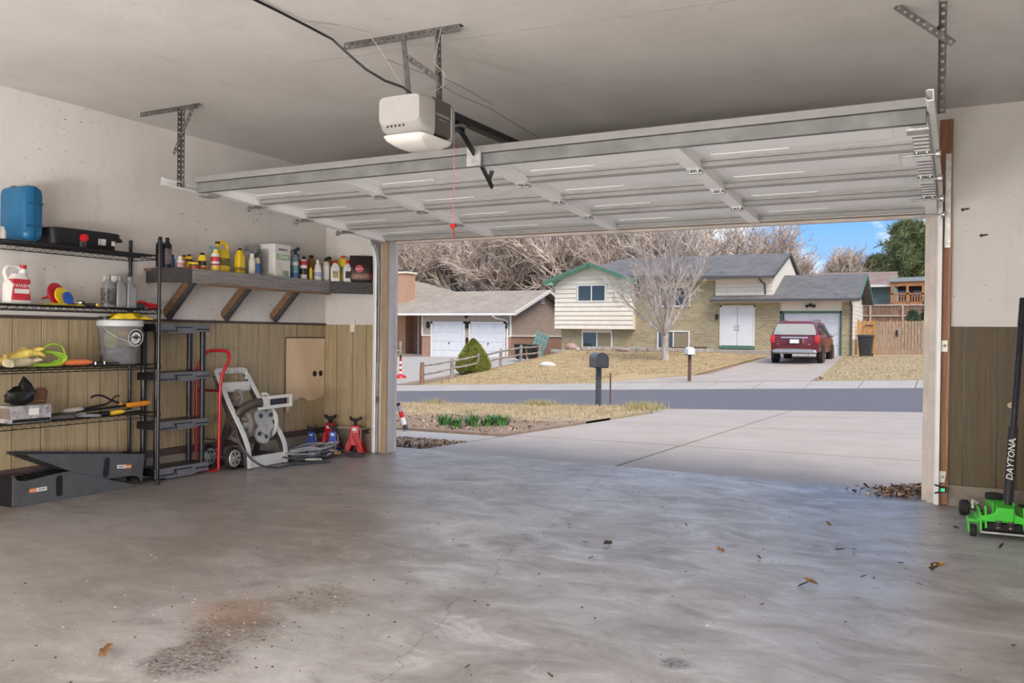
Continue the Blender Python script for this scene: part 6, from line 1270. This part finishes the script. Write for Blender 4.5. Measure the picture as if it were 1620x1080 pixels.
ycl = M('yellow_cloth', (.72, .54, .05), .85, var=.2, scale=30)
cloth('rag', 'yellow microfibre rag spread under the funnels', (-.45, -3.12, Z2), ycl, .07, .13, .022, 3)
sk = thing('socket_wrench', 'chrome ratchet head beside the funnels on the second wire shelf', 'tool', (-.42, -2.985, Z2+.012), .6); MB().lathe([(.018, -.012), (.02, 0), (.018, .012)], 16, (0, 0, .012), (1, 0, .3)).build('head', chrome, sk); MB().cyl((-.12, -.02, 0), (0, 0, .01), .007, 8).build('shaft', chrome, sk); MB().lathe([(.009, 0), (.009, .014)], 10, (.012, 0, .014), (1, 0, .3)).build('socket', blackm, sk)
sdv = thing('screwdriver', 'yellow and black handled screwdriver lying left of the grey bottles', 'tool', (-.42, -2.885, Z2+.013), .9); MB().tube([(-.07, .0, 0), (-.03, 0, 0), (.02, 0, 0)], [.010, .013, .012], 10).build('grip', blackm, sdv); MB().lathe([(.0, .012), (.011, .008), (.014, 0), (.011, -.01)], 12, (.024, 0, 0), (1, 0, 0)).build('end_cap', yellow, sdv); MB().cyl((-.07, 0, 0), (-.18, 0, 0), .004, 8).build('blade', chrome, sdv)
for i, (y, lb) in enumerate(((-2.765, 'left of the three grey oil bottles, with dark printed label'), (-2.672, 'middle of the three grey oil bottles on the second wire shelf'), (-2.582, 'right of the three grey oil bottles on the second wire shelf'))):
    bt = bot('grey_bottle', lb, 'bottle', (-.42, y, Z2), [(0, .031, .040, 6), (.008, .034, .043, 6), (.155, .034, .042, 6), (.185, .026, .027, 4), (.21, .015, .015, 2)], grey1, (.207, .236, .0185, grey1), (((.02, .14, M('label_grey_dark', (.17, .165, .16), .45, var=.5, scale=40)),) if i == 0 else ()), 0, 'three grey oil bottles')
    MB().b2((.0335, -.02, .02), (.0350, .03, .15)).build('ridge', grey1, bt, .001) if i else None
bot('white_tub', 'tall white tub standing behind the three grey oil bottles', 'tub', (-.585, -2.60, Z2), cyl_secs(.072, .20, .012, .9), M('tub_cream', (.66, .62, .56), .5), (.196, .245, .076, M('tub_lid', (.70, .66, .60), .5)))
rt_ = thing('hand_tool', 'red and black handled clamp lying right of the grey bottles', 'tool', (-.44, -2.45, Z2), 0)
MB().b2((-.03, -.10, 0), (.03, .0, .042)).build('block', blackm, rt_, .006); MB().tube(smooth_path([(.0, -.06, .04), (.01, -.02, .052), (.01, .05, .035), (.01, .13, .03)], 3), .012, 8).tube(smooth_path([(.02, -.02, .03), (.02, .05, .012), (.02, .12, .012)], 3), .010, 8).build('grip', red, rt_); MB().b2((0, -.01, .01), (.025, .13, .026)).build('jaw', blackm, rt_, .004)
# third shelf
gy = M('glove_yellow', (.66, .50, .12), .85, var=.3, scale=14); gc = M('glove_cream', (.62, .55, .36), .85, var=.25, scale=14)
def mitt(label, loc, rot, mt, seed):
    g = thing('leather_glove', label, 'glove', loc); g.rotation_euler = rot; rq = random.Random(seed)
    MB().loft([(-.10, 0, .0, .050, .026, 3), (-.05, .004, .0, .050, .028, 2.6), (0, 0, .004, .052, .034, 2.4), (.05, -.004, .004, .050, .028, 2.4), (.07, 0, 0, .042, .020, 2.4)], 18, tf=Matrix(((0, 0, 1, 0), (1, 0, 0, 0), (0, 1, 0, 0), (0, 0, 0, 1)))).build('palm', mt, g)
    for k in range(4):
        y = -.036+k*.024; L_ = (.06, .075, .07, .055)[k]; b_ = rq.uniform(-.03, .03); MB().tube(smooth_path([(.04, y, 0), (.07+L_*.4, y*1.2, b_*.5), (.06+L_, y*1.35, b_-.015)], 3), [.015]*5+[.013, .009], 9).build('finger', mt, g)
    MB().tube(smooth_path([(-.02, .04, 0), (.03, .068, .012), (.07, .072, .004)], 3), [.017]*5+[.014, .010], 9).build('thumb', mt, g)
    return g
mitt('yellow leather work glove lying on top at the left of the third shelf', (-.43, -3.40, Z3+.085), (.15, -.25, 1.3), gy, 1); mitt('cream work glove under the yellow one on the third shelf', (-.41, -3.42, Z3+.035), (.1, -.05, 1.75), gc, 2); mitt('yellow work glove at the back of the third shelf glove heap', (-.52, -3.42, Z3+.04), (0, .1, 1.2), gy, 4)
lime = M('lime_cord', (.36, .62, .05), .4, var=.1); cdz = thing('extension_cord', 'coiled lime green extension cord on the third wire shelf', 'cord', (-.45, -3.22, Z3)); rg = random.Random(3)
pts = []
for k in range(16*6): a = 2*PI*k/16; r = 1+.12*math.sin(k*.45); pts.append((.035*math.sin(a*.31)+.02*math.cos(a), .125*r*math.cos(a)-.02, .055+.045*r*math.sin(a)))
MB().tube(smooth_path(pts, 2), .0065, 6).build('coil', lime, cdz); MB().tube(smooth_path([(.02, -.09, .05), (.03, -.04, .12), (.03, .02, .155), (.03, .09, .14), (.03, .12, .08), (.03, .10, .02)], 4), .0065, 6).build('loop', lime, cdz)
otr = M('orange_grip', (.85, .22, .07), .4, var=.1)
t1 = thing('hand_trowel', 'orange handled hand tool lying on the third wire shelf', 'tool', (-.43, -2.985, Z3+.02), PI/2); MB().tube([(-.11, 0, .004), (-.09, 0, .004), (.06, 0, .004), (.10, 0, .004)], [.012, .021, .021, .010], 12).build('grip', otr, t1); MB().cyl((.10, 0, .004), (.22, 0, -.005), .007, 8).build('shank', blackm, t1); MB().box((.27, 0, -.008), (.10, .02, .012)).build('blade', dgrey, t1, .003)
t2 = thing('pruning_hook', 'small yellow curved hook standing beside the orange handled tool', 'tool', (-.44, -3.13, Z3)); MB().tube(smooth_path([(0, -.07, .012), (0, -.02, .010), (0, .02, .015), (0, .035, .04), (0, .04, .085)], 4), [.010]*12+[.007]*5, 8).build('hook', yellow, t2); MB().cyl((0, -.07, .012), (0, -.085, .012), .011, 10).build('end_cap', M('yellow_dark_cap', (.35, .24, .02), .5), t2)
for i, (y, lb) in enumerate(((-2.87, 'small dark metal clip lying right of the orange handle'), (-2.80, 'dark wire stripper lying in front of the clear bucket'))):
    c = thing('small_tool', lb, 'tool', (-.41, y, Z3+.008), .5+i); MB().tube([(-.04, -.012, 0), (0, 0, .006), (.05, .012, .002)], .006, 6).tube([(-.04, .012, 0), (0, 0, .006), (.05, -.012, .002)], .006, 6).build('arm', dgrey, c); MB().cyl((0, 0, -.002), (0, 0, .016), .009, 10).build('pivot', chrome, c)
# clear bucket
m, t, b = mat_new('clear_plastic'); b.inputs['Base Color'].default_value = (.90, .92, .93, 1); b.inputs['Roughness'].default_value = .08; b.inputs['Transmission Weight'].default_value = .9; b.inputs['IOR'].default_value = 1.12; clear = m
bk = thing('clear_bucket', 'clear plastic bucket with round black and white logo on the third shelf', 'bucket', (-.52, -2.585, Z3)); BH = .335
MB().lathe([(.0, .0), (.128, .0), (.132, .006), (.158, BH), (.164, BH), (.164, BH-.035), (.160, BH-.035)], 40).lathe([(.0, .004), (.126, .004), (.130, .01), (.154, BH)], 40).build('body', clear, bk)
MB().lathe([(.1605, BH-.05), (.1645, BH-.045), (.1645, BH-.01), (.1605, BH-.005)], 40).build('rim', M('frosted_rim', (.60, .62, .63), .3, var=.03), bk)
cg_ = lambda n, c: M(n, c, .8, var=.2, scale=20)
for nm, c, r, sc, mt in (('grey_sponge', (.03, -.03, .075), .10, (1, 1, .68), cg_('sponge_grey', (.14, .14, .15))), ('orange_sponge', (.02, .01, .235), .072, (1, 1.1, .5), cg_('sponge_orange', (.55, .28, .12))), ('olive_cloth', (.02, -.085, .19), .055, (1, .8, 1.4), cg_('cloth_olive', (.33, .30, .10))), ('dark_bottle', (-.04, .06, .15), .06, (1, 1, 1.8), cg_('bottle_dim', (.25, .26, .27))), ('cream_pad', (.03, .06, .17), .05, (.8, 1, .8), cg_('pad_cream', (.50, .40, .28)))): MB().ball(c, r, 14, 10, sc).build(nm, mt, bk)
MB().tube(smooth_path([(.0, -.162, .30), (.07, -.135, .23), (.15, -.02, .17), (.12, .11, .22), (.02, .162, .30)], 5), .003, 6).build('wire_handle', galv, bk)
cloth('yellow_cloth', 'bright yellow cloth draped over the rim of the clear bucket', (-.46, -2.56, Z3+BH+.002), M('bright_yellow_cloth', (.80, .58, .02), .7, var=.1, scale=20), .11, .15, .085, 21, 'cloth', 5)
dl = thing('black_lid', 'black flat plastic lid lying at the left of the bucket rim', 'lid', (-.52, -2.705, Z3+BH+.001)); MB().loft([(0, 0, 0, .05, .05, 3), (.016, 0, 0, .052, .052, 3), (.02, 0, 0, .045, .045, 3)], 20).build('disc', blackm, dl)
LGc = Vector((.149, .02, .20)); lgp = thing
lg_ = MB().lathe([(.062, 0), (.062, .0015)], 32, LGc, (1, 0, -.08)).build('logo', lblk, bk); MB().lathe([(.043, .0017), (.043, .0022)], 28, LGc, (1, 0, -.08)).build('logo_centre', lbl, lg_); MB().lathe([(.064, .0), (.064, .002), (.059, .002), (.059, 0)], 32, LGc, (1, 0, -.08)).build('logo_ring', lbl, lg_)
word = [('CHEMICAL', PI*.93, -1), ('GUYS', PI*1.22, 1)]
for wd_, a0, sgn in word:
    st_ = .42 if sgn < 0 else .40
    for i, ch_ in enumerate(wd_):
        a = a0+sgn*i*st_*.80; r = .0515; rot = (a-PI/2) if sgn < 0 else (a+PI/2)
        q = text(ch_, .021, lbl, lg_, (0, 0, 0), (0, 0, 0), 'letter', .0004); q.matrix_local = Matrix.Translation(LGc+Vector((.0022, r*math.cos(a), r*math.sin(a)))) @ Matrix(((0, 0, 1, 0), (1, 0, 0, 0), (0, 1, 0, 0), (0, 0, 0, 1))) @ Matrix.Rotation(rot, 4, 'Z')
MB().ball(LGc+Vector((.004, 0, .004)), .020, 10, 8, (.12, 1, .95)).build('logo_face', dgrey, lg_); MB().box(LGc+Vector((.0045, 0, .004)), (.002, .075, .012)).build('logo_bar', lblk, lg_)
# fourth shelf
bx = thing('open_carton', 'grey printed carton at the left end of the lowest wire shelf', 'box', (-.47, -3.37, Z4)); MB().b2((-.10, -.14, 0), (.10, .14, .115)).build('carton', M('carton_silver', (.42, .41, .42), .5, var=.3, scale=25), bx, .003); MB().b2((.1003, -.02, .05), (.1010, .05, .095)).build('label', lbl, bx); MB().b2((-.09, -.1405, .03), (.09, -.1400, .10)).build('side_print', M('carton_brown', (.22, .17, .14), .6), bx); MB().b2((.1003, -.13, .005), (.1008, .13, .028)).build('dark_band', blackm, bx)
bagm = M('black_bag_film', (.012, .012, .013), .22, var=.2); rg = random.Random(9); q = MB().ball((0, 0, .055), .075, 18, 12, (1, 1.25, .8)); q.v = [(x*rg.uniform(.82, 1.15), y*rg.uniform(.82, 1.15), z*rg.uniform(.85, 1.15)) for x, y, z in q.v]; bg1 = tag(q.build('plastic_bag', bagm), 'crumpled black plastic bag on top of the grey carton', 'bag'); bg1.location = (-.46, -3.40, Z4+.115)
MB().loft([(.08, 0, .05, .035, .06, 3), (.14, 0, .04, .02, .04, 3), (.19, 0, .03, .004, .006, 2)], 12).build('bag_peak', bagm, bg1)
pd = thing('brown_paddle', 'rounded brown leather piece propped behind the black bag', 'leather piece', (-.47, -3.255, Z4+.113)); MB().loft([(0, 0, 0, .008, .045, 3), (.04, 0, .005, .010, .052, 3), (.085, 0, .012, .010, .05, 3), (.11, 0, .015, .006, .03, 3)], 20).build('leather', M('brown_leather', (.13, .055, .02), .55), pd); MB().tube([(.012, -.03, .02), (.012, .0, .025), (.012, .03, .02)], .003, 5).build('stitching', M('tan_thread', (.3, .18, .08), .8), pd)
def glove(label, loc, rz, mt, seed):
    g = thing('work_glove', label, 'glove', loc, rz); rg = random.Random(seed)
    MB().loft([(-.075, 0, .014, .036, .012, 3), (-.03, 0, .018, .042, .017, 3), (.02, 0, .02, .045, .018, 3), (.045, 0, .016, .040, .014, 3)], 16, tf=Matrix(((0, 0, 1, 0), (1, 0, 0, 0), (0, 1, 0, 0), (0, 0, 0, 1)))).build('palm', mt, g)
    for k in range(4):
        y = -.032+k*.021; L_ = (.055, .068, .064, .05)[k]; MB().tube(smooth_path([(.03, y, .016), (.045+L_*.5, y*1.15, .022+rg.uniform(-.004, .008)), (.04+L_, y*1.25, .012)], 3), [.011]*5+[.009, .007], 8).build('finger', mt, g)
    MB().tube(smooth_path([(-.01, .036, .016), (.02, .058, .02), (.05, .062, .014)], 3), [.013]*5+[.011, .008], 8).build('thumb', mt, g); MB().tube([(-.078, -.034, .014), (-.078, .034, .014)], .012, 8).build('cuff', M('cuff_dark', (.07, .07, .08), .8), g); return g
gm1 = M('glove_grey', (.20, .20, .22), .8, var=.5, scale=18); gm2 = M('glove_dark', (.06, .055, .055), .8, var=.5, scale=18)
glove('grey work glove lying in front of the carton on the lowest shelf', (-.40, -3.16, Z4), 1.2, gm2, 1); glove('pale striped work glove with fingers spread on the lowest shelf', (-.42, -3.05, Z4), 1.7, gm1, 2); glove('dark work glove tucked beneath the pale striped one', (-.50, -3.10, Z4), 1.4, gm2, 3)
pr_ = thing('garden_fork', 'hand tool with a pale wooden handle and long dark shank', 'tool', (-.50, -2.98, Z4+.045), 1.55); MB().tube([(-.07, 0, 0), (-.05, 0, 0), (.05, 0, .006), (.075, 0, .006)], [.012, .018, .017, .012], 12).build('grip', M('pale_wood_grip', (.52, .46, .42), .6, var=.15), pr_); MB().cyl((.075, 0, .006), (.26, .01, .025), .009, 8).build('shank', blackm, pr_); MB().tube(smooth_path([(.26, .01, .025), (.30, .0, .05), (.34, 0, .082), (.37, 0, .085)], 3), .007, 6).build('tine', blackm, pr_)
lp2 = thing('loppers', 'long handled loppers with an orange grip and curved black blade', 'tool', (-.47, -2.60, Z4), 1.55); org = M('orange_handle', (.75, .27, .02), .45, var=.1)
MB().tube([(.03, 0, .055), (.06, 0, .055), (.20, 0, .062), (.24, 0, .064)], [.014, .021, .021, .014], 12).build('grip', org, lp2); MB().cyl((-.36, .02, .035), (.03, 0, .055), .010, 8).build('shaft', blackm, lp2); MB().tube(smooth_path([(-.02, .01, .075), (-.08, .01, .10), (-.15, .01, .135), (-.20, .01, .145), (-.24, .01, .138), (-.245, .01, .125)], 4), .008, 6).build('hook_blade', blackm, lp2); MB().tube([(-.02, .01, .075), (.0, .005, .065)], .013, 8).build('ferrule', org, lp2)
sw_2 = thing('pruning_saw', 'yellow handled tool with black blade at the front of the lowest shelf', 'tool', (-.39, -2.72, Z4+.016), 1.58); MB().tube([(-.055, 0, 0), (-.03, 0, 0), (.05, 0, .004), (.075, 0, .004)], [.012, .017, .016, .010], 12).build('grip', M('amber_yellow_grip', (.85, .52, .03), .4), sw_2); MB().tube([(-.055, 0, 0), (-.12, 0, .002)], .019, 10).build('guard', blackm, sw_2); MB().box((-.24, 0, -.002), (.26, .004, .02), (0, .08, 0)).build('blade', galv, sw_2); MB().cyl((.07, 0, .004), (.22, .0, .012), .005, 6).build('rod', galv, sw_2)
# ================================================================== leaves on the slab
LV = [(2.968, -2.047, .045), (3.23, -2.413, .04), (3.362, -2.386, .065), (3.388, -2.701, .035), (3.602, -1.669, .04), (4.386, -1.222, .075), (4.53, -1.862, .06), (4.602, -1.803, .055), (4.167, -2.244, .045), (3.949, -2.187, .05), (4.847, -1.978, .04), (5.10, -.90, .06), (5.097, -.62, .05), (5.33, -1.3, .06), (5.305, -3.089, .04), (3.866, -4.223, .03), (2.951, .182, .03), (1.686, -3.879, .03), (2.113, -3.946, .03), (3.581, -4.301, .04), (2.9, -2.5, .03), (4.7, -2.35, .035), (4.95, -2.35, .035), (4.35, -3.05, .03), (3.3, -1.2, .03)]
rg = random.Random(17)
LV.sort(key=lambda p: (p[0]-5.11)/(p[1]+6.89))
for i, (x, y, s_) in enumerate(LV):
    B_ = MB(); leafmesh(rg, B_, (0, 0, .012*s_/.05), s_, .35); o = B_.build('dry_leaf', leafd if i % 3 else leafm); o.location = (x, y, 0); tag(o, 'small curled dry leaf on the slab, '+ordinal(i)+' from the left', 'leaf', 'dry leaves scattered over the garage floor')
for x, y, s_, lb, mt in ((4.474, -2.66, .10, 'largest curled brown and yellow leaf in the middle of the floor', [leafd, M('golden_leaf', (.42, .26, .05), .7, var=.3, scale=15)]), (5.006, -2.024, .095, 'large crumpled golden brown leaf on the right side of the floor', [leafd, MC['golden_leaf']]), (2.37, -4.845, .07, 'tan curled leaf at the bottom left of the floor', [leafm, leafp])):
    B_ = MB()
    for k in range(2): B_.cm = k; leafmesh(rg, B_, (k*.02, k*.015, .022+k*.006), s_*(1-.25*k), .5)
    o = B_.build('dry_leaf', mt); o.location = (x, y, 0); tag(o, lb, 'leaf')
db = MB(); rg = random.Random(23)
for k in range(700):
    x = rg.uniform(1.2, 5.2) if k % 3 else rg.gauss(2.6, .4); y = rg.uniform(-4.9, -.1) if k % 3 else rg.gauss(-4.4, .35); s_ = rg.uniform(.003, .010); db.cm = rg.randrange(3); a = rg.uniform(0, 6.28)
    db.box((x, y, s_*.15), (s_, s_*rg.uniform(.3, .9), s_*.3), (0, 0, a))
tag(db.build('floor_debris', [leafd, leafp, M('grit', (.30, .28, .26), .9)]), 'fine grit and leaf crumbs scattered on the slab', 'debris', kind='stuff')
